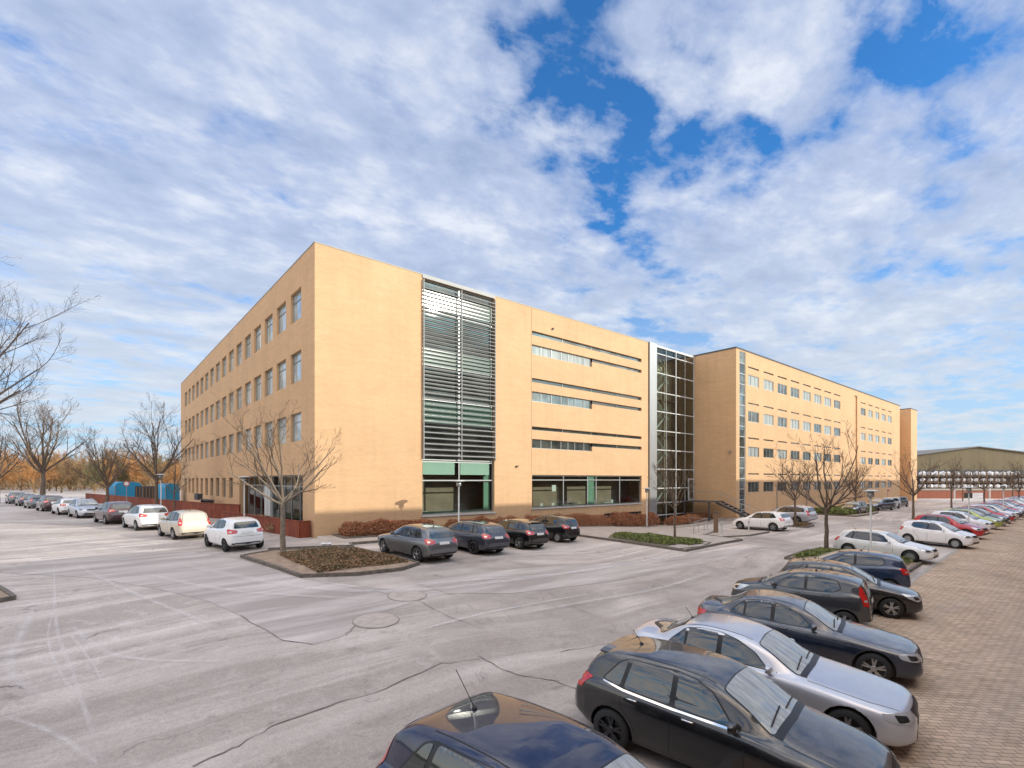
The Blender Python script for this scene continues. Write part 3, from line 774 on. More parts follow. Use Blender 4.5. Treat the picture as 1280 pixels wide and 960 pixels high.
m = MB(); m.quad((48.6,23.5,ZT-.02),(109,23.5,ZT-.02),(109,45,ZT-.02),(48.6,45,ZT-.02)); m.build('roof', M['roof_felt'], wg_)
m = MB(); m.box(48.55,109.05,23.45,23.7,ZT+.003,ZT+.13); m.box(48.55,48.8,23.703,45,ZT+.003,ZT+.13); m.build('roof_coping', M['dark_frame'], wg_)
m = MB(); m.box(100,104,25,28,ZT,ZT+.7); m.build('roof_vent', M['grey_metal'], wg_)
for zi, (z0,z1,s0,s1) in enumerate(zr):
    for i, (a, b) in enumerate(cols8+cols5):
        k = rr.random(); top = zi < 2
        window(wg_, 'x', 23.60, (a,b,z0,z1), 3 if i < 8 else 2, ('pane_blind' if k < .45 else 'pane_pale') if top else ('pane_dark' if k < .75 else 'pane_blind'), 'white_metal' if top else 'frame_metal', .05)
m = MB()
for (z0,z1,s0,s1) in zr:
    for a, b in cols8+cols5: m.quad((a-.02,23.62,s0-.02),(b+.02,23.62,s0-.02),(b+.02,23.62,s1+.02),(a-.02,23.62,s1+.02))
m.build('vent_slot', M['pane_pale'], wg_)
window(wg_, 'x', 23.60, strip, 1, 'pane_pale', 'white_metal', .06, rows=[-.9+k*1.05 for k in range(1,16)], name='strip_glazing')
for z0 in (-.7, 8.6, 6.5, 5.5, 14.0):
    m = MB(); m.box(49.38,50.52,23.585,23.594,z0+.02,z0+.9); m.build('strip_panel', M['pane_dark'], wg_)
m = MB(); m.box(48.35,48.595,24.0,24.2,5.9,6.05); m.tube([(48.5,24.1,6.0),(48.3,24.1,5.9)], .03, 6); m.build('wall_lamp', M['frame_metal'], wg_)
m = MB()
for x in (58,66.5,75): m.box(x-.03,x+.03,23.42,23.495,-.9,2.6)
m.build('downpipe', M['grey_metal'], wg_)
# end tower
et = thing('end_tower', 'narrow yellow brick tower at the far end of the wing', 'building', (115.8,23.4,0))
m = MB(); m.box(115.8,120.4,23.3,38,-2.2,16.3); m.build('wall', M['yellow_brick'], et)
m = MB(); m.box(109.01,115.79,25.2,38,-2.2,15.9); m.build('link_wall', M['yellow_brick'], et)
m = MB(); m.box(115.75,120.45,23.25,38.05,16.303,16.42); m.build('roof_coping', M['dark_frame'], et)
# rusty steel retaining walls
def steel_wall(label, pts, top, th=.12):
    t = thing('steel_wall', label, 'wall', (*pts[0], 0))
    m = MB()
    for i in range(len(pts)-1):
        a, b = Vector(pts[i]), Vector(pts[i+1]); L = (b-a).length; k = max(1, int(L/2.5)); d = (b-a)/k
        for j in range(k):
            c = a+d*(j+.5); m.obox(c, d, d.length-.012, th, -.8, top)
    m.build('steel_panel', M['rust'], t)
    m = MB()
    for i in range(len(pts)-1):
        a, b = Vector(pts[i]), Vector(pts[i+1]); m.obox((a+b)/2, b-a, (b-a).length, th+.06, top+.003, top+.03)
    m.build('capping', M['rust'], t)
steel_wall('low rusty steel wall of the planter at the building corner', [(9.3,28.35),(8.75,28.35),(7.75,36.5),(7.3,41.0)], .88)
steel_wall('long rusty steel wall behind the parked cars', [(8.9,43.5),(7.6,47),(6.2,55),(4.2,67),(2.1,80),(-.5,94)], 1.22)
m = MB()
t = thing('terrace_bench', 'dark bench and table frame on the terrace behind the rusty wall', 'bench', (8.3,56,.9))
m.box(-.3,.3,-4,0,.36,.44); 
for k in range(5): m.box(-.25,.25,-3.9+k*.9,-3.85+k*.9,-.9,.36)
m.build('frame', M['dark_frame'], t, absolute=False)
m = MB(); m.box(-.35,.1,1,3,.3,.9); m.build('box_unit', M['dark_frame'], t, absolute=False)
def tarp(x, y, w, d, h, label):
    t = thing('tarpaulin_shelter', label, 'shelter', (x, y, 0), R(12))
    m = MB(); n = 10; vs = []
    prof = [(-w/2,-.2),(-w/2,h*.82),(-w*.42,h*.95),(-w*.2,h),(w*.2,h),(w*.42,h*.95),(w/2,h*.82),(w/2,-.2)]
    for yy in (-d/2, -d/4, 0, d/4, d/2): vs += [(px_, yy, z*(1 if abs(yy) > .1 else .98)) for px_, z in prof]
    k = len(prof); fs = [(i*k+j,i*k+j+1,(i+1)*k+j+1,(i+1)*k+j) for i in range(4) for j in range(k-1)] + [tuple(range(k)), tuple(range(5*k-1,4*k-1,-1))]
    m.add(vs, fs); m.build('cover', M['blue_tarp'], t, absolute=False)
    m = MB()
    for px_ in (-w/2-.03, w/2+.03): m.box(px_-.03,px_+.03,-d/2-.1,-d/2-.04,-.3,h*.85)
    m.build('pole', M['grey_metal'], t, absolute=False)
tarp(3.55, 86, 2.9, 3.5, 2.9, 'blue tarpaulin shelter further from the building')
tarp(7.6, 77.5, 1.5, 3, 2.7, 'blue tarpaulin shelter next to the yellow building end')
t = thing('storage_container', 'dark olive container between the two blue shelters', 'container', (6.2,86,0), R(12))
m = MB(); m.box(-1.9,1.9,-1.2,1.2,0,2.3); m.build('body', M['dark_frame'], t, absolute=False)
m = MB()
for k in range(10): m.box(-1.8+k*.37,-1.68+k*.37,-1.26,-1.203,.1,2.2)
m.build('ribs', M['timber'], t, absolute=False)
# distant hangar with stored white bundles and a red brick wall
hg = thing('hangar', 'large brown clad hangar with shallow gable on the right', 'hangar', (250,40,0))
def fr(d, l, z): return (d*AX[0]+l*AY[0], d*AX[1]+l*AY[1], z)
D0 = 190.0; S = D0/F
def LP(px): return (px-CX)*S
e0, e1, pk = LP(1118), LP(1340), LP(1222)
zE, zP = 3.15+27*S, 3.15+41*S
m = MB()
fv = [fr(D0,e0,-3), fr(D0,e1,-3), fr(D0,e1,zE), fr(D0,pk,zP), fr(D0,e0,zE)]; bv = [fr(D0+60,e0,-3), fr(D0+60,e1,-3), fr(D0+60,e1,zE), fr(D0+60,pk,zP), fr(D0+60,e0,zE)]
m.add(fv+bv, [(0,1,2,3,4),(9,8,7,6,5),(0,5,6,1),(1,6,7,2),(4,9,5,0)]); m.build('wall', M['hangar_clad'], hg)
m = MB()
for a, b in ((2,3),(3,4)):
    up = Vector((0,0,.35)); q = [Vector(fv[a]), Vector(fv[b]), Vector(bv[b]), Vector(bv[a])]
    off = Vector((-AX[0],-AX[1],0))*.6
    q[0] += off; q[1] += off
    m.add([p+up*.1 for p in q]+[p+up for p in q], [(0,1,2,3),(7,6,5,4),(0,4,5,1),(1,5,6,2),(2,6,7,3),(3,7,4,0)])
m.build('roof', M['roof_felt'], hg)
rk = thing('storage_rack', 'long dark rack in front of the hangar holding white bundles', 'rack', (230,40,0))
D1 = 176.0; S1 = D1/F
def L1(px): return (px-CX)*S1
def obx(mb, la, lb, da, db, z0, z1, mm=0):
    v = [fr(da,la,z0),fr(da,lb,z0),fr(db,lb,z0),fr(db,la,z0),fr(da,la,z1),fr(da,lb,z1),fr(db,lb,z1),fr(db,la,z1)]
    mb.add(v, [(0,3,2,1),(4,5,6,7),(0,1,5,4),(1,2,6,5),(2,3,7,6),(3,0,4,7)], mm)
zrow = [3.15-(v-600)*S1 for v in (598.5,606.5,614.5)]
zrow = [6.35, 3.55, .95]
zrow = [3.15+5.2*S1, 3.15-2.6*S1, 3.15-10.2*S1]
m = MB()
for z in zrow: obx(m, L1(1148), L1(1330), D1-1, D1+3, z-.22, z-.05)
for px in range(1150, 1331, 10): obx(m, L1(px)-.1, L1(px)+.1, D1-1.1, D1-.9, -2, zrow[0]+2.0)
m.build('rack_frame', M['timber'], rk)
m = MB(); obx(m, L1(1148), L1(1330), D1+3.1, D1+3.3, -2, zrow[0]+2.2); m.build('back_sheet', M['dark_frame'], rk)
bundle = None; rr = random.Random(5)
bm = bmesh.new(); bmesh.ops.create_icosphere(bm, subdivisions=3, radius=1)
for v in bm.verts:
    q = v.co; n_ = .12*math.sin(q.x*5+1)*math.cos(q.z*6)+.08*math.sin(q.y*9)
    v.co = Vector((q.x*1.0*(1+n_), q.y*1.2, max(-.75, q.z*.95*(1+n_))))
for f in bm.faces: f.smooth = True
bme = bpy.data.meshes.new('wrapped_bundle'); bm.to_mesh(bme); bm.free(); bme.materials.append(M['white_wrap'])
rown = ['top','middle','bottom']
for r_ in range(3):
    for i in range(16):
        px = 1153+i*8.4+rr.uniform(-1,1)
        if rr.random() < .14: continue
        s_c = rr.uniform(.85,1.05)
        o = bpy.data.objects.new('wrapped_bundle', bme); COL.objects.link(o); x, y, z = fr(D1, L1(px), zrow[r_]+.70)
        o.location = (x, y, z); o.scale = (s_c*.95, s_c*.95, s_c*.9); o.rotation_euler = (0,0,rr.uniform(0,6.28))
        tag(o, 'white wrapped bundle stored on the %s shelf of the rack before the hangar' % rown[r_], 'bundle', 'white bundles on the %s shelf' % rown[r_])
bw_ = thing('brick_wall', 'low red brick wall with dark gateway below the white bundles', 'wall', (140,40,0))
D2 = 106.0; S2 = D2/F
def L2(px): return (px-CX)*S2
zt2 = 3.15-13*S2; zb2 = -2
m = MB()
for a, b in ((1120,1205),(1231,1330)): obx(m, L2(a), L2(b), D2, D2+.4, zb2, zt2)
obx(m, L2(1205)+.003, L2(1231)-.003, D2, D2+.4, zt2-.5, zt2-.003)
m.build('brickwork', M['red_brick'], bw_)
m = MB(); obx(m, L2(1120), L2(1330), D2-.1, D2+.5, zt2+.003, zt2+.35); m.build('wall_coping', M['pale_kerb'], bw_)
m = MB(); obx(m, L2(1204), L2(1232), D2+3, D2+3.2, zb2, zt2+.0); m.build('gateway_back', M['dark_void'], bw_)
for px in (1193,1237):
    t = thing('gate_post', 'pale post at the %s end of the gateway in the brick wall' % ('near' if px < 1200 else 'far'), 'post', fr(D2-3, (px-CX)*(D2-3)/F, -.8))
    m = MB(); m.tube([(0,0,0),(0,0,2.6)], .13, 8); m.build('shaft', M['white_metal'], t, absolute=False)
    m = MB(); m.tube([(0,0,2.6),(0,0,2.75)], [.18,.12], 8); m.build('cap', M['grey_metal'], t, absolute=False)
sheet_pts = [fr(120, (1130-CX)*120/F, 0)[:2], fr(120, (1420-CX)*120/F, 0)[:2], fr(158, (1420-CX)*158/F, 0)[:2], fr(158, (1130-CX)*158/F, 0)[:2]]
# brown brick block behind the camera: casts the long shade and shows in the glass
bb = thing('brick_building', 'brown brick block across the paved yard, mirrored in the glass of the office', 'building', (24,-4,0))
wl = MB(); ops = [(26+4*i,28.2+4*i,z,z+1.7) for i in range(26) for z in (1.2,4.9,8.6)]
def back_facade(mb, c, u0, u1, z0, z1, ops, dep):
    facade(mb, 'x', c, u0, u1, z0, z1, ops, dep, sgn=-1)
back_facade(wl, -4, 24.5, 135, -2.2, 14.05, ops, .2)
wl.box(24.5,135,-22,-4.25,-2.2,14.0)
ops2 = [(-34+4*i,-31.8+4*i,z,z+1.6) for i in range(14) for z in (1.2,4.9,8.4)]
back_facade(wl, -4, -60, 24.49, -2.2, 12.6, ops2, .2)
wl.box(-60,24.49,-22,-4.25,-2.2,12.55)
wl.build('wall', M['brown_brick'], bb)
m = MB()
for o in ops+ops2: m.quad((o[0]-.01,-4.18,o[2]-.01),(o[1]+.01,-4.18,o[2]-.01),(o[1]+.01,-4.18,o[3]+.01),(o[0]-.01,-4.18,o[3]+.01))
pb = m.build('window_pane', M['pane_pale'], bb)
# ------------------------------------------------------------------ cars
def interp_s(tab, s, L):
    w = .13*sm(.12, .5, s)*sm(.10, .45, L-s)
    if w < .005: return interp(tab, s)
    return sum(k*interp(tab, s+w*d) for d, k in ((-1,.1),(-.6,.2),(-.2,.2),(.2,.2),(.6,.2),(1,.1)))
def interp(tab, s):
    if s <= tab[0][0]: return tab[0][1]
    for i in range(len(tab)-1):
        a, b = tab[i], tab[i+1]
        if s <= b[0]:
            t = (s-a[0])/(b[0]-a[0])
            return a[1] + (b[1]-a[1])*t
    return tab[-1][1]
def sm(a, b, x):
    t = max(0, min(1, (x-a)/(b-a))); return t*t*(3-2*t)
# side profiles: s runs from the nose to the tail
SPEC = {
 'hatch': dict(L=4.26, W=1.79, H=1.47, wb=2.63, fo=.84, r=.315,
  top=[(0,.52),(.02,.66),(.06,.74),(.2,.80),(.6,.89),(1.0,.97),(1.18,1.005),(1.55,1.20),(1.92,1.365),(2.15,1.435),(2.6,1.465),(3.1,1.46),(3.6,1.42),(3.86,1.37),(4.0,1.16),(4.14,.97),(4.22,.86),(4.26,.60)],
  belt=[(0,.48),(.06,.60),(.25,.74),(1.1,.885),(1.6,.925),(2.6,.96),(3.5,.985),(4.0,.97),(4.2,.80),(4.26,.56)],
  wins=[[(1.72,.955),(2.50,.965),(2.50,1.385),(2.25,1.36),(2.02,1.27)],[(2.58,.968),(3.30,.99),(3.22,1.375),(2.58,1.39)],[(3.37,.995),(3.66,1.03),(3.40,1.33),(3.29,1.365)]],
  ws=(1.24,.70,1.90,.56), rw=(1.03,.62,1.30,.52), seams=[1.55,2.54,3.34], handles=[(2.28,.87),(3.12,.89)], mirror=(1.72,.99)),
 'city': dict(L=3.70, W=1.63, H=1.49, wb=2.38, fo=.72, r=.285,
  top=[(0,.52),(.02,.68),(.07,.79),(.25,.88),(.6,.965),(.85,1.02),(1.2,1.20),(1.6,1.39),(1.85,1.455),(2.3,1.49),(2.8,1.48),(3.2,1.43),(3.42,1.37),(3.52,1.18),(3.62,.98),(3.67,.85),(3.70,.60)],
  belt=[(0,.48),(.06,.62),(.25,.78),(.9,.92),(1.6,.96),(2.6,1.02),(3.2,1.06),(3.5,1.02),(3.64,.82),(3.70,.56)],
  wins=[[(1.30,.99),(2.06,1.01),(2.06,1.41),(1.85,1.38),(1.62,1.27)],[(2.14,1.015),(2.78,1.05),(2.95,1.15),(2.86,1.37),(2.14,1.41)]],
  ws=(.90,.66,1.56,.52), rw=(1.06,.56,1.33,.47), seams=[1.16,2.10,2.82], handles=[(1.90,.90),(2.62,.94)], mirror=(1.32,1.02)),
 'sedan': dict(L=4.78, W=1.80, H=1.435, wb=2.83, fo=.86, r=.325,
  top=[(0,.50),(.02,.63),(.05,.72),(.20,.785),(.8,.87),(1.3,.93),(1.52,.96),(1.85,1.12),(2.2,1.29),(2.5,1.385),(2.9,1.43),(3.3,1.42),(3.62,1.365),(3.88,1.22),(4.08,1.10),(4.2,1.08),(4.55,1.065),(4.70,1.03),(4.76,.88),(4.78,.58)],
  belt=[(0,.48),(.05,.60),(.22,.72),(1.4,.875),(2.0,.90),(3.2,.93),(4.2,.955),(4.6,.93),(4.72,.78),(4.78,.54)],
  wins=[[(2.06,.925),(2.86,.94),(2.86,1.33),(2.62,1.29),(2.32,1.16)],[(2.95,.943),(3.52,.955),(3.50,1.30),(3.25,1.335),(2.95,1.34)],[(3.56,.957),(3.86,.97),(3.80,1.06),(3.56,1.275)]],
  ws=(1.58,.70,2.26,.56), rw=(1.07,.62,1.32,.52), seams=[1.92,2.90,3.66], handles=[(2.66,.83),(3.44,.84)], mirror=(2.06,.97)),
 'wagon': dict(L=4.55, W=1.77, H=1.48, wb=2.66, fo=.86, r=.315,
  top=[(0,.52),(.02,.66),(.06,.74),(.2,.80),(.6,.88),(1.05,.96),(1.25,1.0),(1.65,1.22),(2.0,1.375),(2.3,1.44),(2.8,1.48),(3.4,1.475),(3.9,1.445),(4.2,1.40),(4.3,1.27),(4.42,1.0),(4.50,.84),(4.55,.58)],
  belt=[(0,.48),(.06,.60),(.25,.74),(1.1,.88),(2.6,.94),(3.8,.98),(4.3,.97),(4.48,.80),(4.55,.56)],
  wins=[[(1.80,.95),(2.58,.96),(2.58,1.40),(2.35,1.37),(2.10,1.27)],[(2.66,.962),(3.36,.985),(3.33,1.40),(2.66,1.405)],[(3.43,.99),(4.05,1.02),(3.95,1.34),(3.41,1.40)]],
  ws=(1.30,.70,2.02,.57), rw=(1.04,.60,1.33,.54), seams=[1.62,2.62,3.39], handles=[(2.36,.86),(3.18,.88)], mirror=(1.80,.99)),
}
RW_TOP = {}
def car_surface(sp, W, zs, xs):
    hw = W/2; L = sp['L']
    st = sorted(set([0, .012, .04, .10, .2, .34] + [p[0] for p in sp['top']] + list(np.arange(.5, L-.3, .17)) + [L-.3, L-.18, L-.09, L-.035, L-.01, L]))
    s2 = [st[0]]
    for s in st[1:]:
        if s - s2[-1] > .02 or s == L or s < .05: s2.append(s)
    plan = [(0,.62),(.02,.70),(.06,.78),(.15,.87),(.32,.945),(.7,.985),(1.1,1.0),(L-1.2,1.0),(L-.6,.975),(L-.3,.94),(L-.12,.88),(L-.04,.80),(L,.72)]
    rows = []
    for s in s2:
        T = interp_s(sp['top'], s, L)*zs; B = min(interp_s(sp['belt'], s, L)*zs, T-.015); w = interp(plan, s)*hw
        zb = .19 + .10*(1-sm(0,.25,s)) + .14*sm(L-.5, L, s)
        if B - zb < .1: zb = B - .1
        h = T-B; g = sm(.10, .30, h)
        ro = hw*.655; wb_ = w*.885
        def lr(a, b, t): return a+(b-a)*t
        up = []
        for (yh, th, tg, zg) in ((.875,.10,.0,.04),(.82,.34,.34,.36),(.72,.58,.70,.70),(.56,.76,.97,None),(.40,.88,None,None),(.20,.965,None,None)):
            yH = yh*w; zH = B + h*th
            if zg is not None: yG = lr(wb_, ro, tg) + .012*math.sin(math.pi*tg); zG = B + (h)*lr(0,.9,zg/.74 if zg<.74 else 1)
            elif yh == .56: yG, zG = ro*.99, T-.050*(h/.5 if h < .5 else 1)
            elif yh == .40: yG, zG = ro*.88, T-.018
            else: yG, zG = ro*.48, T-.005
            up.append((lr(yH, yG, g), lr(zH, zG, g)))
        mid = zb + (B-zb)*.5
        prof = [(0,zb),(w*.60,zb),(w*.90,zb+.015),(w*.965,zb+.09),(w*.985,lr(zb,mid,.65)),(w*1.0,mid+.03),(w*.998,lr(mid,B,.6)),(w*.965,B-.035),(w*.91,B-.002)] + up + [(0,T)]
        rows.append((s, prof))
    n = len(rows[0][1]); vs = []; fs = []
    ring = 2*(n-1)
    for s, pr in rows:
        x = (L/2 - s)*xs
        for (y, z) in pr: vs.append((x, -y, z))
        for (y, z) in pr[-2:0:-1]: vs.append((x, y, z))
    for i in range(len(rows)-1):
        for j in range(ring):
            k = (j+1) % ring
            fs.append((i*ring+j, i*ring+k, (i+1)*ring+k, (i+1)*ring+j))
    # end caps as strips between the two sides
    for base, fl in ((0, 0), ((len(rows)-1)*ring, 1)):
        for j in range(n-1):
            a, b = base+j, base+j+1; c = base+((ring-j-1) % ring); d = base+((ring-j) % ring)
            f = (a, b, c, d) if j not in (0, n-2) else ((a, b, c) if j == 0 else (a, b, d))
            fs.append(f if fl else f[::-1])
    me = bpy.data.meshes.new('body'); me.from_pydata(vs, [], fs); me.validate(); return me
def evaluated(o):
    dg = bpy.context.evaluated_depsgraph_get(); dg.update()
    return bpy.data.meshes.new_from_object(o.evaluated_get(dg))
def grid_poly(poly, step):
    xs = [p[0] for p in poly]; ys = [p[1] for p in poly]; pts = []; n = len(poly)
    for i in range(n):
        a, b = poly[i], poly[(i+1) % n]; L = math.hypot(b[0]-a[0], b[1]-a[1]); k = max(1, round(L/step))
        for j in range(k): pts.append((a[0]+(b[0]-a[0])*j/k, a[1]+(b[1]-a[1])*j/k))
    nb = len(pts)
    x = min(xs)+step*.5
    while x < max(xs):
        y = min(ys)+step*.5
        while y < max(ys): pts.append((x, y)); y += step
        x += step
    v, e, f, *_ = delaunay_2d_cdt([Vector(p) for p in pts], [(i, (i+1) % nb) for i in range(nb)], [], 1, 1e-5)
    return [tuple(p) for p in v], [tuple(t) for t in f]
def rounded(poly, rad=.05, n=3):
    out = []; m = len(poly)
    for i in range(m):
        p0, p, p1 = Vector(poly[i-1]), Vector(poly[i]), Vector(poly[(i+1) % m])
        a = (p0-p); b = (p1-p); r = min(rad, a.length*.4, b.length*.4); a.normalize(); b.normalize()
        A = p+a*r; B_ = p+b*r
        for k in range(n+1):
            t = k/n; q = A*(1-t)**2 + p*2*t*(1-t) + B_*t*t; out.append((q.x, q.y))
    return out
def grow(poly, d):
    c = Vector((sum(p[0] for p in poly)/len(poly), sum(p[1] for p in poly)/len(poly)))
    return [tuple(Vector(p) + (Vector(p)-c).normalized()*d) for p in poly]
def cast_patch(mb, bvh, poly, mode, off, step=.07, m=0, side=1, lim=None):
    v, f = grid_poly(poly, step); out = []; ok = []
    for (a, b) in v:
        if mode == 'side': o, d = Vector((a, side*2, b)), Vector((0, -side, 0))
        elif mode == 'top': o, d = Vector((a, b, 3)), Vector((0, 0, -1))
        elif isinstance(mode, tuple): C_, D_, U_ = mode; o, d = C_ + D_*2 + U_*a + Vector((0,0,b)), -D_
        elif mode == 'front': o, d = Vector((4, a, b)), Vector((-1, 0, 0))
        else: o, d = Vector((-4, a, b)), Vector((1, 0, 0))
        h, nr, _, _ = bvh.ray_cast(o, d)
        if h is None: out.append((0,0,0)); ok.append(False)
        else: out.append(tuple(h + nr*off)); ok.append(True)
    fl = [t for t in f if all(ok[i] for i in t)]
    if lim and fl:
        e = max(abs(out[i][0]) for t in fl for i in t); fl = [t for t in fl if all(abs(out[i][0]) > e-lim for i in t)]
    if fl:                                    # keep the largest connected piece only
        par = list(range(len(v)))
        def fd(i):
            while par[i] != i: par[i] = par[par[i]]; i = par[i]
            return i
        for t in fl:
            for i in t[1:]: par[fd(i)] = fd(t[0])
        cnt = {}
        for t in fl: cnt[fd(t[0])] = cnt.get(fd(t[0]), 0)+1
        best = max(cnt, key=cnt.get); fl = [t for t in fl if fd(t[0]) == best]
    # orient outward
    res = []
    dirv = mode[1] if isinstance(mode, tuple) else {'side': Vector((0, side, 0)), 'top': Vector((0,0,1)), 'front': Vector((1,0,0)), 'back': Vector((-1,0,0))}[mode]
    for t in fl:
        p = [Vector(out[i]) for i in t]
        nn = (p[1]-p[0]).cross(p[2]-p[0])
        res.append(t if nn.dot(dirv) >= 0 else t[::-1])
    used = sorted({i for t in res for i in t}); mp_ = {i: k for k, i in enumerate(used)}
    mb.add([out[i] for i in used], [tuple(mp_[i] for i in t) for t in res], m)
def polyband(pts, w):
    P_ = [Vector(p) for p in pts]; L_, R_ = [], []
    for i, p in enumerate(P_):
        d = (P_[min(i+1, len(P_)-1)]-P_[max(i-1, 0)]).normalized(); n = Vector((-d.y, d.x))*w/2; L_.append(tuple(p-n)); R_.append(tuple(p+n))
    return L_ + R_[::-1]
def hull2(pts):
    pts = sorted(set(pts)); 
    def half(ps):
        h = []
        for p in ps:
            while len(h) > 1 and (h[-1][0]-h[-2][0])*(p[1]-h[-2][1])-(h[-1][1]-h[-2][1])*(p[0]-h[-2][0]) <= 0: h.pop()
            h.append(p)
        return h
    a, b = half(pts), half(pts[::-1]); return a[:-1]+b[:-1]
def thickline(a, b, w):
    d = Vector((b[0]-a[0], b[1]-a[1])).normalized(); n = Vector((-d.y, d.x))*w/2; A, B_ = Vector(a), Vector(b)
    return [tuple(A-n), tuple(B_-n), tuple(B_+n), tuple(A+n)]
def make_wheel(root, x, y, r, side, dark=False, spokes=5):
    w = MB(); t = .108
    w.lathe([(r*.66,-t),(r*.93,-t),(r*.985,-t*.7),(r,-t*.3),(r,t*.3),(r*.985,t*.7),(r*.93,t),(r*.66,t)], 28, axis='y')
    tyre = w.build('wheel', M['rubber'], root, smooth=True, absolute=False); tyre.location = (x, y, r)
    m = MB(); s = side; o = t*.92*s
    m.lathe([(r*.70,o),(r*.66,o+.004*s),(r*.62,o-.02*s),(r*.60,o-.07*s)], 28, axis='y')
    m.lathe([(r*.20,o-.012*s),(r*.16,o+.004*s),(0.001,o+.006*s)], 16, axis='y')
    for k in range(spokes):
        a = 2*math.pi*k/spokes + .3
        for da in (-.13, .13):
            ca, sa = math.cos(a+da*.4), math.sin(a+da*.4); cb, sb = math.cos(a+da*1.3), math.sin(a+da*1.3)
            px, pz = -sa, ca; wd = r*.055
            q = [(ca*r*.12+px*wd, o-.006*s, sa*r*.12+pz*wd), (ca*r*.12-px*wd, o-.006*s, sa*r*.12-pz*wd), (cb*r*.65-px*wd, o-.004*s, sb*r*.65-pz*wd), (cb*r*.65+px*wd, o-.004*s, sb*r*.65+pz*wd)]
            q2 = [(p[0], p[1]-.03*s, p[2]) for p in q]
            m.add(q+q2, [(0,1,2,3),(7,6,5,4),(0,4,5,1),(2,6,7,3),(0,3,7,4),(1,2,6,5)])
    m.lathe([(r*.60,o-.06*s),(0.001,o-.06*s)], 20, m=1, axis='y')
    rim = m.build('rim', [M['rim_dark' if dark else 'rim'], M['trim']], tyre, smooth=False, absolute=False)
    return tyre
def make_car(kind, L=None, W=None, Hh=None, paintname='paint_white', extras=(), scale_wheel=1.0):
    sp = SPEC[kind]; L = L or sp['L']; W = W or sp['W']; Hh = Hh or sp['H']
    xs = L/sp['L']; zs = Hh/sp['H']; hw = W/2; r = sp['r']*scale_wheel
    root = thing('parked_car', 'car', 'car')
    me = car_surface(sp, W, zs, xs)
    tmp = bpy.data.objects.new('tmp_hull', me); COL.objects.link(tmp)
    sub = tmp.modifiers.new('s', 'SUBSURF'); sub.levels = 2; sub.render_levels = 2
    hull = evaluated(tmp); bvh = BVHTree.FromPolygons([v.co[:] for v in hull.vertices], [p.vertices[:] for p in hull.polygons])
    X = lambda s: (sp['L']/2 - s)*xs
    wx = [X(sp['fo']), X(sp['fo']+sp['wb'])]
    c = MB()
    for x in wx:
        for sd in (-1, 1):
            y0, y1 = sorted((sd*(hw-.26), sd*(hw+.2)))
            n = 28; vs = []
            for yy in (y0, y1):
                for k in range(n):
                    a = 2*math.pi*k/n; vs.append((x+math.cos(a)*(r+.055), yy, r+math.sin(a)*(r+.055)))
            fs = [(k, (k+1) % n, n+(k+1) % n, n+k)[::-1] for k in range(n)] + [tuple(range(n)), tuple(range(2*n-1, n-1, -1))]
            c.add(vs, fs, 1)
    cut = c.build('tmp_cut', [M['paint_white'], M['trim']])
    bm = bmesh.new(); bm.from_mesh(cut.data); bmesh.ops.recalc_face_normals(bm, faces=bm.faces); bm.to_mesh(cut.data); bm.free()
    body = bpy.data.objects.new('tmp_body', hull); COL.objects.link(body)
    bm = bmesh.new(); bm.from_mesh(hull); bmesh.ops.recalc_face_normals(bm, faces=bm.faces)
    for f in bm.faces: f.smooth = True
    bm.to_mesh(hull); bm.free()
    hull.materials.clear(); hull.materials.append(M[paintname]); hull.materials.append(M['trim'])
    bo = body.modifiers.new('b', 'BOOLEAN'); bo.operation = 'DIFFERENCE'; bo.object = cut; bo.solver = 'EXACT'
    final = evaluated(body); final.name = 'body'
    if len(final.materials) < 2:
        final.materials.clear(); final.materials.append(M[paintname]); final.materials.append(M['trim'])
    for pol in final.polygons: pol.use_smooth = pol.material_index == 0
    for o in (tmp, cut, body): bpy.data.objects.remove(o)
    b = link('body', final, root, False)
    for slot in b.material_slots: pass
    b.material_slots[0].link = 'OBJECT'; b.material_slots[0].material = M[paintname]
    P = lambda poly: [(X(s), z*zs) for s, z in poly]
    def part(name, mt, par, jobs, smooth=True):
        m = MB()
        for j in jobs: cast_patch(m, bvh, **j)
        if m.f: return m.build(name, mt, par, smooth=smooth, absolute=False)
    # glass
    wsb, ywb, wst, ywt = sp['ws']
    wp = rounded([(X(wsb), -ywb*hw/.9), (X(wsb)+.035, 0), (X(wsb), ywb*hw/.9), (X(wst), ywt*hw/.9), (X(wst)-.02, 0), (X(wst), -ywt*hw/.9)], .06)
    part('windshield_seal', M['trim'], b, [dict(poly=grow(wp, .022), mode='top', off=.003)])
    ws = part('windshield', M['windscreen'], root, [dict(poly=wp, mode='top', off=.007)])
    # cowl and wipers lie on the glass
    part('cowl', M['trim'], b, [dict(poly=[(X(wsb)+.10,-ywb*hw/.93),(X(wsb)+.13,0),(X(wsb)+.10,ywb*hw/.93),(X(wsb)+.005,ywb*hw/.9),(X(wsb)+.04,0),(X(wsb)+.005,-ywb*hw/.9)], mode='top', off=.008)])
    for k, (y0, y1) in enumerate(((.05,.62),(-.60,-.03))):
        m = MB(); pts = []
        for t in np.linspace(0, 1, 7):
            xx = X(wsb)-.035-.035*t-(.03 if k else .0); yy = (y0+(y1-y0)*t)*hw/.9
            h, nr, _, _ = bvh.ray_cast(Vector((xx, yy, 3)), Vector((0,0,-1)))
            if h is not None: pts.append(h+nr*.022)
        m.tube(pts, .011, 5); m.build('wiper', M['trim'], ws, absolute=False)
    zb0, yb0, zt0, yt0 = sp['rw']
    rp = rounded([(-yb0*hw/.9, zb0*zs), (yb0*hw/.9, zb0*zs), (yt0*hw/.9, zt0*zs), (-yt0*hw/.9, zt0*zs)], .06)
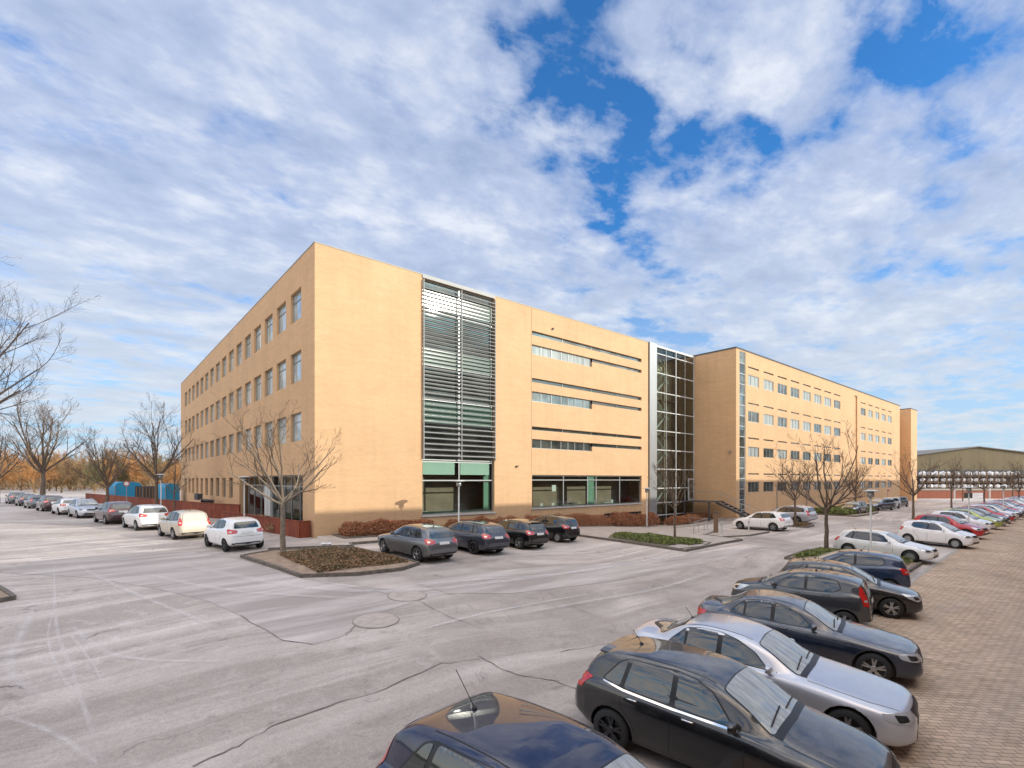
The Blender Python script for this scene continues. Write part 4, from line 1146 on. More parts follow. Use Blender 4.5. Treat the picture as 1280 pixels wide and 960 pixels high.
    part('rear_window_seal', M['trim'], b, [dict(poly=grow(rp, .02), mode='back', off=.003)])
    part('rear_window', M['frost_glass'] if 'frost' in extras else M['car_glass'], root, [dict(poly=rp, mode='back', off=.007)])
    allw = [p for w_ in sp['wins'] for p in w_]
    for sd in (-1, 1):
        # dark band behind the side panes
        part('window_seal', M['trim'], b, [dict(poly=rounded(P(grow(hull2(allw), .032)), .05), mode='side', off=.003, side=sd)])
        for w_ in sp['wins']:
            part('side_window', M['car_glass'], root, [dict(poly=rounded(P(w_), .045), mode='side', off=.007, side=sd)])
        for i, s in enumerate(sp['seams']):
            pts = [(s, .93), (s-.01, .6), (s, .33)]
            if i == len(sp['seams'])-1: pts = [(s, .95), (s-.03, .72), (s-.22, .55), (s-.30, .33)]
            part('door_gap', M['trim'], b, [dict(poly=P(polyband(pts, .012)), mode='side', off=.002, side=sd, step=.15)])
        s0, s1 = sp['seams'][0], sp['seams'][-1]
        part('sill_trim', M['trim'], root, [dict(poly=P([(s0-.25,.20),(s1-.15,.20),(s1-.15,.275),(s0-.25,.275)]), mode='side', off=.004, side=sd, step=.15)])
        if 'chrome' in extras:
            lo = [(p[0], p[1]-.03) for p in (sp['wins'][0][0], sp['wins'][0][1], sp['wins'][1][1], sp['wins'][-1][1])]
            part('chrome_strip', M['chrome'], root, [dict(poly=P(polyband(lo, .022)), mode='side', off=.010, side=sd, step=.1)])
        for (s, z) in sp['handles']:
            h, nr, _, _ = bvh.ray_cast(Vector((X(s), sd*2, z*zs)), Vector((0,-sd,0)))
            m = MB(); m.tube([(X(s)+.09, h.y-sd*.004, z*zs), (X(s)+.07, h.y+sd*.028, z*zs), (X(s)-.07, h.y+sd*.030, z*zs+.004), (X(s)-.09, h.y-sd*.004, z*zs+.004)], .013, 6)
            hd = m.build('door_handle', M[paintname], root, smooth=True, absolute=False); hd.data.materials[0] = M['chrome'] if 'chrome' in extras else M[paintname]
            hd.material_slots[0].link = 'OBJECT'; hd.material_slots[0].material = M['chrome'] if 'chrome' in extras else M[paintname]
        # mirror: rounded housing on a foot
        s, z = sp['mirror']; xx = X(s); z *= zs
        h, nr, _, _ = bvh.ray_cast(Vector((xx, sd*2, z-.04)), Vector((0,-sd,0)))
        bm = bmesh.new(); bmesh.ops.create_icosphere(bm, subdivisions=3, radius=1)
        for v in bm.verts:
            q = v.co; q = Vector((math.copysign(abs(q.x)**.7, q.x), math.copysign(abs(q.y)**.7, q.y), math.copysign(abs(q.z)**.7, q.z)))
            v.co = Vector((xx + .03 + q.x*(.075 if q.x > 0 else .035), h.y + sd*.14 + q.y*.105, z+.02 + q.z*.068*(1 - .15*q.x)))
        for f in bm.faces: f.smooth = True
        mm = bpy.data.meshes.new('mirror'); bm.to_mesh(mm); bm.free(); mm.materials.append(M['trim'] if 'darkmirror' in extras else M[paintname])
        mo = link('mirror', mm, root, False); mo.material_slots[0].link = 'OBJECT'; mo.material_slots[0].material = mm.materials[0]
        m = MB(); m.tube([(xx+.02, h.y-sd*.02, z-.05), (xx+.02, h.y+sd*.09, z-.03)], .022, 6); m.build('mirror_foot', M['trim'], mo, absolute=False)
        # lamps
        zh = interp(sp['top'], .12)*zs - .01
        al = R(38)
        def diag(sx): return (Vector((sx*(L/2-.16), sd*hw*.80, 0)), Vector((sx*math.cos(al), sd*math.sin(al), 0)), Vector((-sx*math.sin(al), sd*math.cos(al), 0)))
        if kind == 'sedan': hp = [(-.30,zh-.13),(.10,zh-.13),(.24,zh-.10),(.26,zh-.02),(.05,zh+.0),(-.30,zh-.02)]
        else: hp = [(-.24,zh-.12),(.06,zh-.16),(.24,zh-.08),(.33,zh+.05),(.08,zh+.035),(-.24,zh-.04)]
        hl = part('headlight', M['lamp_glass'], root, [dict(poly=rounded(hp, .03), mode=diag(1), off=.007, step=.04)])
        ip = [(-.10,zh-.10),(.10,zh-.11),(.12,zh-.02),(-.10,zh-.04)]
        part('lamp_reflector', M['trim'], hl, [dict(poly=rounded(ip, .03), mode=diag(1), off=.009, step=.04)])
        zt = sp['rw'][0]*zs
        if kind == 'sedan': tp = [(-.30,zt-.32),(.14,zt-.32),(.18,zt-.16),(-.30,zt-.18)]
        elif kind == 'wagon': tp = [(-.10,zt-.30),(.12,zt-.30),(.13,zt+.10),(.0,zt+.10),(-.10,zt-.08)]
        else: tp = [(-.26,zt-.22),(.12,zt-.24),(.20,zt-.04),(.10,zt-.01),(-.26,zt-.09)]
        if 'talllamp' in extras: tp = [(-.10,zt-.30),(.08,zt-.28),(.12,zt-.02),(.06,zt+.22),(-.02,zt+.20),(-.08,zt-.04)]
        tl = part('tail_light', M['tail_red'], root, [dict(poly=rounded(tp, .03), mode=diag(-1), off=.007, step=.04)])
        ip = [(-.06,zt-.17),(.06,zt-.17),(.06,zt-.12),(-.06,zt-.12)]
        if kind != 'sedan': part('reversing_lens', M['lamp_glass'], tl, [dict(poly=ip, mode=diag(-1), off=.010, step=.06)])
    # front and rear ends
    zf = interp(sp['top'], .10)*zs
    gp = rounded([(-.34*hw/.9, zf-.13),(.34*hw/.9, zf-.13),(.38*hw/.9, zf-.02),(-.38*hw/.9, zf-.02)], .03)
    part('grille', M['trim'], root, [dict(poly=gp, mode='front', off=.006, step=.06)])
    part('air_intake', M['trim'], root, [dict(poly=rounded([(-.62*hw/.9,.27),(.62*hw/.9,.27),(.52*hw/.9,.42),(-.52*hw/.9,.42)], .04), mode='front', off=.006, step=.08)])
    part('number_plate', M['plate'], root, [dict(poly=[(-.25,.43),(.25,.43),(.25,.53),(-.25,.53)], mode='front', off=.014, step=.1)])
    zp = zt-.20 if kind != 'sedan' else zt-.30
    part('number_plate', M['plate'], root, [dict(poly=[(-.26,zp-.06),(.26,zp-.06),(.26,zp+.05),(-.26,zp+.05)], mode='back', off=.014, step=.1)])
    part('bumper_trim', M['trim'], root, [dict(poly=rounded([(-.66*hw/.9,.33),(.66*hw/.9,.33),(.72*hw/.9,.42),(-.72*hw/.9,.42)], .04), mode='back', off=.006, step=.08)])
    part('tailgate_gap', M['trim'], b, [dict(poly=thickline((-.74*hw/.9, zp-.16),(.74*hw/.9, zp-.16),.012), mode='back', off=.003, step=.1)])
    # bonnet shut lines
    for sd in (-1, 1):
        part('bonnet_gap', M['trim'], b, [dict(poly=[(X(a_), y_*sd*hw/.9) for a_, y_ in polyband([(.22,.60),(.6,.70),(1.0,.73),(wsb-.12,.74)], .010)], mode='top', off=.002, step=.1)])
    # roof seams
    for sd in (-1, 1):
        part('roof_seam', M['trim'], b, [dict(poly=[(X(a_), y_) for a_, y_ in thickline((wst+.12, sd*hw*.60), (sp['wins'][-1][-1][0]+.12, sd*hw*.60), .014)], mode='top', off=.003, step=.12)])
    sa = sp['wins'][-1][-1][0] + .12
    if 'noant' not in extras:
        h, *_ = bvh.ray_cast(Vector((X(sa), 0, 3)), Vector((0,0,-1)))
        m = MB(); m.lathe([(.035,0),(.03,.02),(.012,.03)], 10, c=tuple(h)); m.tube([h+Vector((0,0,.02)), h+Vector((-.16 if 'longant' not in extras else -.32,0,.2 if 'longant' not in extras else .36))], .005, 5)
        m.build('antenna', M['trim'], root, absolute=False)
    if 'rails' in extras:
        for sd in (-1, 1):
            m = MB(); pts = []
            for s in np.linspace(wst+.25, sa+.1, 8):
                h, *_ = bvh.ray_cast(Vector((X(s), sd*hw*.60, 3)), Vector((0,0,-1))); pts.append(h+Vector((0,0,.045)))
            pts[0].z -= .045; pts[-1].z -= .045
            m.tube(pts, .014, 6); m.build('roof_rail', M['chrome'], root, absolute=False)
    if 'spoiler' in extras:
        sx = X(sp['wins'][-1][-1][0]+.42)
        m = MB(); prof = []
        for y in np.linspace(-.56*hw/.9, .56*hw/.9, 9):
            h, *_ = bvh.ray_cast(Vector((sx, y, 3)), Vector((0,0,-1)))
            prof.append(h)
        vs = []
        for h in prof: vs += [(h.x+.06,h.y,h.z+.004),(h.x-.16,h.y*.97,h.z+.002),(h.x-.16,h.y*.97,h.z-.02),(h.x+.0,h.y,h.z-.03)]
        fs = []
        for i in range(8):
            for j in range(4): fs.append((i*4+j, i*4+(j+1)%4, (i+1)*4+(j+1)%4, (i+1)*4+j))
        fs += [(0,1,2,3),(35,34,33,32)]
        m.add(vs, fs); spo = m.build('spoiler', M[paintname], root, smooth=False, absolute=False)
        spo.material_slots[0].link = 'OBJECT'; spo.material_slots[0].material = M[paintname]
    for x in wx:
        for sd in (-1, 1): make_wheel(root, x, sd*(hw-.125), r, sd, 'darkrim' in extras, 5 if 'ten' not in extras else 10)
    # underbody shade plate
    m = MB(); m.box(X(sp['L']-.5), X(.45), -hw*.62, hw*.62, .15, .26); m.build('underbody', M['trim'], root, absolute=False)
    reg(root)
    return root
PROTO = {}
def hide_paint(root, old, new):
    for o in [root] + list(root.children_recursive):
        for sl in getattr(o, 'material_slots', []):
            if sl.link == 'OBJECT' and sl.material and sl.material.name == old: sl.material = M[new]
def place(kindkey, cfg, x, y, yaw, paintname, label, group, z=None, pitch=True):
    if kindkey not in PROTO:
        root = make_car(paintname=paintname, **cfg); PROTO[kindkey] = (root, M[paintname].name)
    else:
        src, old = PROTO[kindkey]; root = copy_tree(src); hide_paint(root, old, paintname)
    root['label'] = label; root['category'] = 'car'; root['group'] = group
    a = R(yaw); c, s = math.cos(a), math.sin(a)
    hb, ht = 1.3, .8
    zf, zr = gz(x+c*hb, y+s*hb), gz(x-c*hb, y-s*hb); zl, zr2 = gz(x-s*ht, y+c*ht), gz(x+s*ht, y-c*ht)
    zz = (zf+zr+zl+zr2)/4 + (.012 if y < 6 or True else 0)
    root.location = (x, y, zz)
    root.rotation_euler = (math.atan2(zl-zr2, 2*ht), -math.atan2(zf-zr, 2*hb), a)
    return root
HATCH = dict(kind='hatch'); GOLFD = dict(kind='hatch')
NR = 'cars in the near row by the block paving'
# near row, nose or tail to the block paving
place('n1', dict(kind='hatch', L=4.5, W=1.90, Hh=1.64, extras=('longant','talllamp')), 3.5, 3.3, -81, 'paint_navy', 'dark navy hatchback with long roof aerial, only its roof and rear in frame', NR)
place('n2', dict(kind='hatch', L=4.32, W=1.78, Hh=1.50, extras=('chrome','spoiler','darkrim')), 7.24, 3.78, -81, 'paint_black', 'black hatchback with chrome window strip beside the silver saloon', NR)
place('n3', dict(kind='sedan', extras=()), 9.8, 4.33, -80, 'paint_silver', 'silver saloon with long frosted bonnet between two dark cars', NR)
place('n4', dict(kind='sedan', L=4.58, W=1.77, Hh=1.41, extras=('noant',)), 13.1, 4.8, -76.5, 'paint_petrol', 'dark blue saloon with frosted bonnet beside the silver saloon', NR)
place('n5', dict(kind='city', L=3.72, W=1.66, Hh=1.50, extras=('talllamp',)), 16.75, 6.15, 101, 'paint_charcoal', 'dark grey hatchback parked tail towards the block paving', NR)
place('n6', dict(kind='hatch', L=4.06, W=1.75, Hh=1.46, extras=()), 19.5, 5.75, -73, 'paint_black', 'small black hatchback with nose and headlights towards the block paving', NR)
place('n7', dict(kind='city', L=3.95, W=1.70, Hh=1.46), 23.1, 6.7, 104, 'paint_blue', 'small dark blue hatchback parked tail to the grass strip', NR)
FR = 'cars in the far row along the block paving'
place('a', dict(kind='hatch', L=4.32, W=1.78, Hh=1.42, extras=('ten',)), 32.0, 7.6, -91, 'paint_white', 'sleek white hatchback beside the grass strip and lamp post', FR)
place('k', dict(kind='city', extras=('ten',)), 40.3, 6.8, -100, 'paint_white', 'small white city car next to the first red car', FR)
place('r', dict(kind='hatch', L=4.0, W=1.72, Hh=1.48), 46.2, 7.2, -99, 'paint_red', 'red hatchback between two white cars behind the lamp post', FR)
place('k', None, 50.8, 7.2, -98, 'paint_white', 'white car with silver wheels between the red hatchback and the lime car', FR)
place('r', None, 55.0, 7.2, -97, 'paint_lime', 'lime green car, the only green one in the far row', FR)
place('n6', None, 59.2, 7.3, -96, 'paint_charcoal', 'dark car right behind the lime green car', FR)
place('r', None, 63.4, 7.3, -96, 'paint_red', 'dark red car second behind the lime green car', FR)
seq = [('k','paint_white'),('n6','paint_darkgrey'),('r','paint_red'),('k','paint_silver'),('n6','paint_navy'),('r','paint_red'),('k','paint_white'),('n6','paint_grey'),('r','paint_white'),('k','paint_black'),('n6','paint_silver'),('r','paint_red')]
nm = {'paint_white':'white','paint_darkgrey':'dark grey','paint_red':'red','paint_silver':'silver','paint_navy':'navy','paint_grey':'grey','paint_black':'black'}
ords = ['first','second','third','fourth','fifth','sixth','seventh','eighth','ninth','tenth','eleventh','twelfth']
for i, (kk, pc) in enumerate(seq):
    place(kk, None, 67.4+i*3.9, 7.3+.05*i, -95, pc, 'distant %s car in the far row, %s beyond the dark red car' % (nm[pc], ords[i]), FR)
MR = 'cars parked nose to the building by the hedges'
place('g', dict(kind='hatch', L=4.26, W=1.79, Hh=1.46), 11.1, 19.9, 95, 'paint_grey', 'grey hatchback beside the kerbed planting bed', MR)
place('t', dict(kind='hatch', L=4.6, W=1.84, Hh=1.46, extras=('darkrim','noant')), 14.4, 20.6, 95, 'paint_darkgrey', 'dark blue grey car with dark wheels right of the grey hatchback', MR)
place('m3', dict(kind='hatch', L=4.1, W=1.76, Hh=1.46, extras=('spoiler',)), 17.6, 20.9, 95, 'paint_black', 'black car half hidden between its two neighbours, shiny tailgate', MR)
place('m4', dict(kind='city', L=3.8, W=1.68, Hh=1.5, extras=('ten',)), 21.4, 22.0, 98, 'paint_black', 'small black city car last in the row, silver wheels', MR)
RR = 'cars parked along the far wing'
place('g', None, 40.6, 17.6, 86, 'paint_white', 'white hatchback parked by the bollards and steel stair', RR)
place('wg', dict(kind='wagon', extras=('rails',)), 47.0, 18.2, 86, 'paint_silver', 'silver estate car behind the tree next to the white hatchback', RR)
place('n6', None, 66.0, 18.4, 180, 'paint_black', 'black car parked beside the long grass bed', RR)
place('wg', None, 76.5, 18.6, 165, 'paint_darkgrey', 'dark grey estate car under the tree near the end tower', RR)
place('r', None, 82.0, 19.0, 170, 'paint_silver', 'silver car behind the dark grey estate', RR)
place('k', None, 88.5, 19.4, 170, 'paint_charcoal', 'small dark car parked last before the crossing', RR)
LR = 'cars parked along the rusty steel wall'
place('l1', dict(kind='city', L=3.75, W=1.70, Hh=1.49, extras=('darkrim',)), 5.3, 27.3, 97.6, 'paint_white', 'white hatchback closest to the planting bed, tail to us', LR)
place('l2', dict(kind='wagon', L=4.1, W=1.7, Hh=1.53, extras=('frost',)), 4.0, 33.4, 99, 'paint_beige', 'beige car with frosted rear window', LR)
place('l3', dict(kind='hatch', L=4.45, W=1.82, Hh=1.56, extras=('noant',)), 2.75, 40.2, 100, 'paint_white', 'white crossover ahead of the beige car', LR)
place('l3', None, 1.35, 46.6, 101, 'paint_plum', 'dark brownish car ahead of the white crossover', LR)
place('wg', None, -.3, 54.8, -79, 'paint_silver', 'silver car facing us in the row by the wall', LR)
place('g', None, -1.6, 60.8, 101, 'paint_white', 'white car behind the silver car that faces us', LR)
place('l3', None, -3.1, 69.0, 101, 'paint_plum', 'dark purple brown car in the distant part of the row', LR)
place('wg', None, -4.6, 77, 101, 'paint_grey', 'mid grey car near the end of the row', LR)
place('g', None, -6.0, 85.5, 101, 'paint_darkgrey', 'dark car last but one in the row by the trees', LR)
place('l3', None, -7.6, 94, 101, 'paint_grey', 'grey car last in the row by the trees', LR)
# ------------------------------------------------------------------ bare trees
def tree_meshes(h, spread, seed, trunk_h, limbs=7, depth=4, r0=.11, up=.55, twig='twig', bark='bark', dens=1.0, minr=.006):
    rr = random.Random(seed); tk = MB(); cr = MB()
    tp = [Vector((0,0,-.15)), Vector((0,0,.0))]; n = 6
    lean = Vector((rr.uniform(-.05,.05), rr.uniform(-.05,.05), 0))
    for i in range(1, n+1): tp.append(Vector((0,0,trunk_h*i/n)) + lean*i/n*trunk_h*.4 + Vector((rr.uniform(-1,1),rr.uniform(-1,1),0))*r0*.15)
    top = tp[-1]; axis_top = h*.93
    tk.tube(tp, [r0*1.45, r0*1.15]+[r0*(1-.07*i) for i in range(n)], 9)
    def branch(p, d, L, r, lev):
        seg = 5 if lev < 2 else 3; pts = [p]; rad = [r]; q = p.copy(); dd = d.copy()
        for i in range(seg):
            dd = (dd + Vector((rr.uniform(-.17,.17), rr.uniform(-.17,.17), rr.uniform(-.06,.13)+(.05 if lev < 3 else 0)))).normalized()
            q = q + dd*(L/seg); pts.append(q.copy()); rad.append(max(minr*.6, r*(1-.62*(i+1)/seg)))
        (tk if lev == 0 else cr).tube(pts, rad, 6 if lev == 0 else (4 if lev < 3 else 3), cap=False)
        if lev >= depth: return
        k = int((4.6 if lev == 0 else 4.2 if lev == 1 else 3.6)*dens + rr.random())
        for j in range(k):
            t = .22 + .78*(j+rr.random()*.7)/k; ii = min(seg-1, int(t*seg)); f = t*seg-ii
            a = pts[ii].lerp(pts[ii+1], min(1, f)); ra = rad[ii]*(1-f*.2)
            ax = (pts[ii+1]-pts[ii]).normalized(); s = ax.cross(Vector((rr.uniform(-1,1),rr.uniform(-1,1),rr.uniform(-1,1))))
            if s.length < .01: continue
            s.normalize(); ang = rr.uniform(.45,.95)
            nd = (ax*math.cos(ang)+s*math.sin(ang)); nd.z += .16; nd.normalize()
            branch(a, nd, L*rr.uniform(.42,.66)*(1.08-.35*t), max(minr, ra*rr.uniform(.5,.7)), lev+1)
    for i in range(limbs):
        a = 2*math.pi*(i*.382+rr.uniform(-.06,.06)); t = i/max(1, limbs-1)
        hz = trunk_h*(.86+.14*t) if i < limbs-1 else trunk_h
        el = rr.uniform(up-.12, up+.12) + .5*t**2
        d = Vector((math.cos(a)*math.cos(el), math.sin(a)*math.cos(el), math.sin(el)))
        L = min((h-hz)/max(.35, math.sin(el))*.80, spread/max(.25, math.cos(el))*.80)
        p = Vector((0,0,hz)) + lean*.4*hz
        branch(p, d, L, r0*(.52-.12*t), 0)
    # leader
    branch(top, Vector((rr.uniform(-.1,.1), rr.uniform(-.1,.1), 1)).normalized(), (h-trunk_h)*.80, r0*.5, 0)
    def mk(mb, nm, mt):
        me = bpy.data.meshes.new(nm); me.from_pydata(mb.v, [], mb.f); me.materials.append(M[mt]); me.polygons.foreach_set('use_smooth', [True]*len(me.polygons)); return me
    return mk(tk, 'trunk', bark), mk(cr, 'crown', twig)
def tree(meshes, x, y, label, group, rz=0, sc=1.0, z=None, cat='tree'):
    t = thing('bare_tree', label, cat, (x, y, gz(x, y) if z is None else z), rz, group); t.scale = (sc, sc, sc)
    for nm, me in zip(('trunk', 'crown'), meshes): link(nm, me, t, False)
    return t
CT = 'young bare trees of the car park'
tA = tree_meshes(6.4, 2.9, 21, 2.5, 8, 4, .12, .50, bark='bark_pale', twig='twig', dens=.78)
tree(tA, 6.45, 23.2, 'bare tree standing in the corner planting bed in front of the office', CT, .6)
tB = tree_meshes(6.6, 2.7, 5, 2.6, 8, 4, .115, .58, 'twig_dark', 'bark', 1.05) if False else tree_meshes(6.6, 3.0, 5, 2.6, 8, 4, .115, .50, dens=.82, twig='twig_dark')
tree(tB, 30.6, 9.8, 'tall dark bare tree rising behind the near row of cars', CT, 1.1, 1.0)
tC = tree_meshes(5.9, 1.7, 9, 2.4, 6, 4, .075, .75, dens=.8, twig='twig')
tree(tC, 27.6, 17.2, 'thin bare tree in the shrub bed before the glass tower', CT, 2.3)
tD = tree_meshes(5.6, 2.0, 14, 2.3, 7, 4, .10, .65, dens=.9, twig='twig_dark')
tree(tD, 44.6, 16.6, 'small bushy bare tree beside the silver estate', CT, .3)
tree(tD, 67.0, 18.6, 'bare tree growing in the long green bed at the wing', CT, 2.0, 1.02)
tree(tB, 61.5, 12.2, 'bare tree by the road in front of the end tower', CT, 3.0, .98)
tree(tD, 92.0, 14.0, 'distant bare tree at the road before the hangar', CT, 4.0, 1.15)
tree(tB, 108.0, 12.5, 'distant bare tree left of the brick gateway', CT, 5.0, 1.0)
tree(tD, 100.0, 8.0, 'distant bare tree among the far row cars', CT, 1.0, 1.1)
tree(tC, 122, 17, 'slim distant bare tree beside the end tower', CT, 1.9, 1.1)
tree(tB, 128, 11, 'distant bare tree right of the brick gateway', CT, .2, 1.0)
# larger trees on the left
SG = 'large bare street trees on the left'
tE = tree_meshes(9.6, 3.8, 31, 3.4, 8, 4, .17, .72, dens=.98, twig='twig_dark', minr=.007)
tree(tE, 4.6, 55.5, 'bare street tree just left of the yellow building end', SG, .4)
tF = tree_meshes(8.0, 3.8, 37, 2.8, 8, 4, .19, .62, dens=.98, twig='twig_dark', minr=.008)
tree(tF, 1.3, 67, 'bare tree behind the round road sign', SG, .9, .9)
tree(tF, -4.9, 92, 'widest bare tree at the far end of the parked cars', SG, 2.2, 1.65)
tree(tE, -9.5, 96, 'bare tree at the road end on the far left', SG, 3.9, 1.1)
tree(tC, 4.9, 46.0, 'thin sapling between the white crossover and the lamp post', SG, 1.0, .95)
tG = tree_meshes(17.5, 7.5, 44, 5.0, 10, 4, .22, .55, dens=1.15, twig='twig_black', bark='twig_black', minr=.006)
tree(tG, -7.7, 42.0, 'big bare tree cut off by the picture edge, only its branches reaching in', SG, .5, 1.0)
# woodland behind, each tree its own
WG = 'brown woodland trees behind the car park'
rr = random.Random(77)
wv = [tree_meshes(11, 4.2, 101, 3.0, 8, 4, .2, .75, dens=1.0, twig='twig_far', bark='twig_far', minr=.03),
      tree_meshes(10, 4.6, 102, 2.0, 9, 4, .2, .60, dens=1.05, twig='twig_orange', bark='twig_far', minr=.035),
      tree_meshes(9, 3.2, 103, 1.5, 9, 4, .2, .9, dens=1.05, twig='twig_olive', bark='twig_far', minr=.035)]
wl_ = ['brown bare woodland tree behind the parked cars','orange brown woodland tree catching the sun','olive woodland tree with dense twigs']
for i in range(62):
    d = rr.uniform(115, 190); px = -60 + 300*((i*.618) % 1.0) + rr.uniform(-6, 6)
    l = (px-CX)*d/F; x, y, _ = fr(d, l, 0)
    k = rr.choice([0,0,1,1,1,2]); tree(wv[k], x, y, wl_[k], WG + [' (brown)', ' (orange)', ' (olive)'][k], rr.uniform(0,6.3), rr.uniform(.75,1.15)*(d/150), z=-.5)
def leaf_mass(name, label, cat, mt, boxes, n, size, seed, kind=None, group=None, loc=None, tangle=True, up=.3):
    rr = random.Random(seed); mb = MB()
    tot = sum((b[1]-b[0])*(b[3]-b[2]) for b in boxes)
    for (x0,x1,y0,y1,hh) in boxes:
        k = int(n*(x1-x0)*(y1-y0)/tot)
        bumps = [(rr.uniform(x0,x1), rr.uniform(y0,y1), rr.uniform(.15,.45), rr.uniform(-.14,.18)) for _ in range(int(6+(x1-x0)*(y1-y0)*2))]
        for _ in range(k):
            x = rr.uniform(x0,x1); y = rr.uniform(y0,y1)
            top = hh*(.78+sum(a*math.exp(-((x-bx)**2+(y-by)**2)/(r*r)) for bx,by,r,a in bumps))
            ed = min((x-x0),(x1-x),(y-y0),(y1-y)); top *= min(1, .45+ed*2.2)
            z = max(.02, top)*rr.random()**.45
            g = gz(x, y) if loc is None else 0
            p = Vector((x + rr.gauss(0,.03), y + rr.gauss(0,.03), g+.08+z))
            a = Vector((rr.gauss(0,1),rr.gauss(0,1),rr.gauss(0,.8)+up)).normalized(); b = a.cross(Vector((rr.gauss(0,1),rr.gauss(0,1),rr.gauss(0,1)))).normalized()
            s = size*rr.uniform(.6,1.3); mb.add([p-a*s, p+b*s*.45, p+a*s, p-b*s*.45], [(0,1,2,3)])
    return mb
def plant(name, label, cat, mt, boxes, n, size, seed, kind=None, group=None, stems=True):
    mb = leaf_mass(name, label, cat, mt, boxes, n, size, seed)
    b = boxes[0]; c = ((b[0]+b[1])/2, (b[2]+b[3])/2); z = gz(*c)
    if kind == 'stuff':
        o = mb.build(name, M[mt]); return tag(o, label, cat, group, kind)
    t = thing(name, label, cat, (c[0], c[1], z), 0, group)
    mb.build('foliage', M[mt], t)
    s = MB(); rr = random.Random(seed+1)
    for b in boxes:
        for _ in range(int(14*(b[1]-b[0]))):
            x, y = rr.uniform(b[0]+.1,b[1]-.1), rr.uniform(b[2]+.1,b[3]-.1); g = gz(x,y)
            s.tube([(x,y,g),(x+rr.uniform(-.12,.12),y+rr.uniform(-.12,.12),g+b[4]*.85)], [.012,.005], 3)
    s.build('stems', M['twig'], t); return t
HG = 'clipped red brown beech hedges'
plant('hedge', 'red brown beech hedge right of the building corner', 'hedge', 'beech_leaf', [(10.5,16.2,26.2,27.5,1.0)], 26000, .045, 1, group=HG)
plant('hedge', 'low red brown hedge below the louvred window strip', 'hedge', 'beech_leaf', [(17.4,23.2,26.5,27.5,.95)], 16000, .045, 2, group=HG)
plant('hedge', 'ragged red brown hedge behind the black cars', 'hedge', 'beech_leaf', [(24.0,33.0,26.3,27.5,1.15)], 22000, .045, 3, group=HG)
plant('hedge', 'red brown hedge in front of the basement grille', 'hedge', 'beech_leaf', [(33.6,39.8,26.2,27.4,1.45)], 14000, .055, 4, group=HG)
plant('hedge', 'red brown hedge rising along the glass tower foot', 'hedge', 'beech_leaf', [(41.5,48.0,25.6,27.2,1.0)], 11000, .055, 5, group=HG)
plant('ground_cover', 'dark brown leafless ground cover in the corner bed', 'ground cover', 'soil_plants', [(6.3,9.4,18.4,22.0,.26),(6.2,8.8,20.5,23.0,.22),(8.6,9.9,18.3,20.5,.16)], 22000, .05, 6, kind='stuff')
plant('shrub', 'green shrubs in the kerbed bed before the glass tower', 'shrub', 'green_leaf', [(25.2,26.6,16.2,20.3,.5),(26.6,28.3,15.6,19.6,.38)], 14000, .055, 7)
plant('shrub', 'green shrub patch at the end of the near row', 'shrub', 'green_leaf', [(27.6,31.1,6.2,10.4,.35)], 14000, .06, 8)
plant('shrub', 'long low green planting at the far wing', 'shrub', 'green_leaf', [(60.4,71.2,17.6,21.2,.7)], 16000, .10, 9)
plant('shrub', 'small dark shrub at the foot of the little tree', 'shrub', 'soil_plants', [(43.8,44.9,15.6,19.3,.35)], 3500, .06, 10)
plant('dry_shrub', 'pale dry shrub on top of the planter by the entrance', 'shrub', 'dry_grass', [(8.1,9.2,31.5,37.5,.9)], 5000, .07, 11)
for i, (x, y) in enumerate(((8.1,22.9),(8.3,22.8))):
    m = MB(); m.lathe([(.001,.0),(.10,.02),(.13,.08),(.08,.13),(.001,.14)], 7, c=(x,y,gz(x,y)+.3)); o = m.build('litter_bag', M['white_wrap']); tag(o, ['crumpled white scrap on the ground cover, nearer the tree','smaller crumpled white scrap beside the other one'][i], 'litter')
# lawn strip beyond the road on the left and the wooded rise behind
m = MB(); rr = random.Random(8)
woods = MB()
for _ in range(9000):
    d = rr.uniform(150, 230); px = rr.uniform(-120, 250); l = (px-CX)*d/F; z = rr.random()**1.3*9.5*(d/190)
    x, y, _z = fr(d, l, 0); p = Vector((x, y, z-.6)); a = Vector((rr.gauss(0,.35),rr.gauss(0,.35),1)).normalized(); s = rr.uniform(.7,1.6); b = a.cross(Vector((rr.gauss(0,1),rr.gauss(0,1),0))).normalized()*.10
    woods.add([p-a*s-b, p-a*s+b, p+a*s], [(0,1,2)])
tag(woods.build('woodland_undergrowth', M['twig_far']), 'mass of brown twigs and undergrowth filling the far wood', 'undergrowth', kind='stuff')
hill = MB(); N = 24; vs = []
for i in range(N+1):
    px = -500+ (900/N)*i
    for d, z in ((200,-1.0),(240,4.5+1.5*math.sin(i*.9)),(330,7+2*math.sin(i*.6+1)),(600,3)):
        vs.append(fr(d, (px-CX)*d/F, z))
hill.add(vs, [(i*4+j, (i+1)*4+j, (i+1)*4+j+1, i*4+j+1) for i in range(N) for j in range(3)])
hm = hill.build('hills', M['twig_far'], smooth=True); tag(hm, kind='structure')
sheet('grass_verge', [(-7.5,20),(-10,45),(-16,80),(-22,110),(-45,110),(-45,20)], .02, M['grass'], 3)
sheet('path', [(-60,-3.6),(-60,-3.7),(-14,-3.7),(-14,-3.6)], .01, M['slabs'], 5) if False else None
CLOUD_LOC = (3.1, 1.7, 0); SKYTINT = (.34,.90,1.42); SUNE = 2.5; EXPO = .50
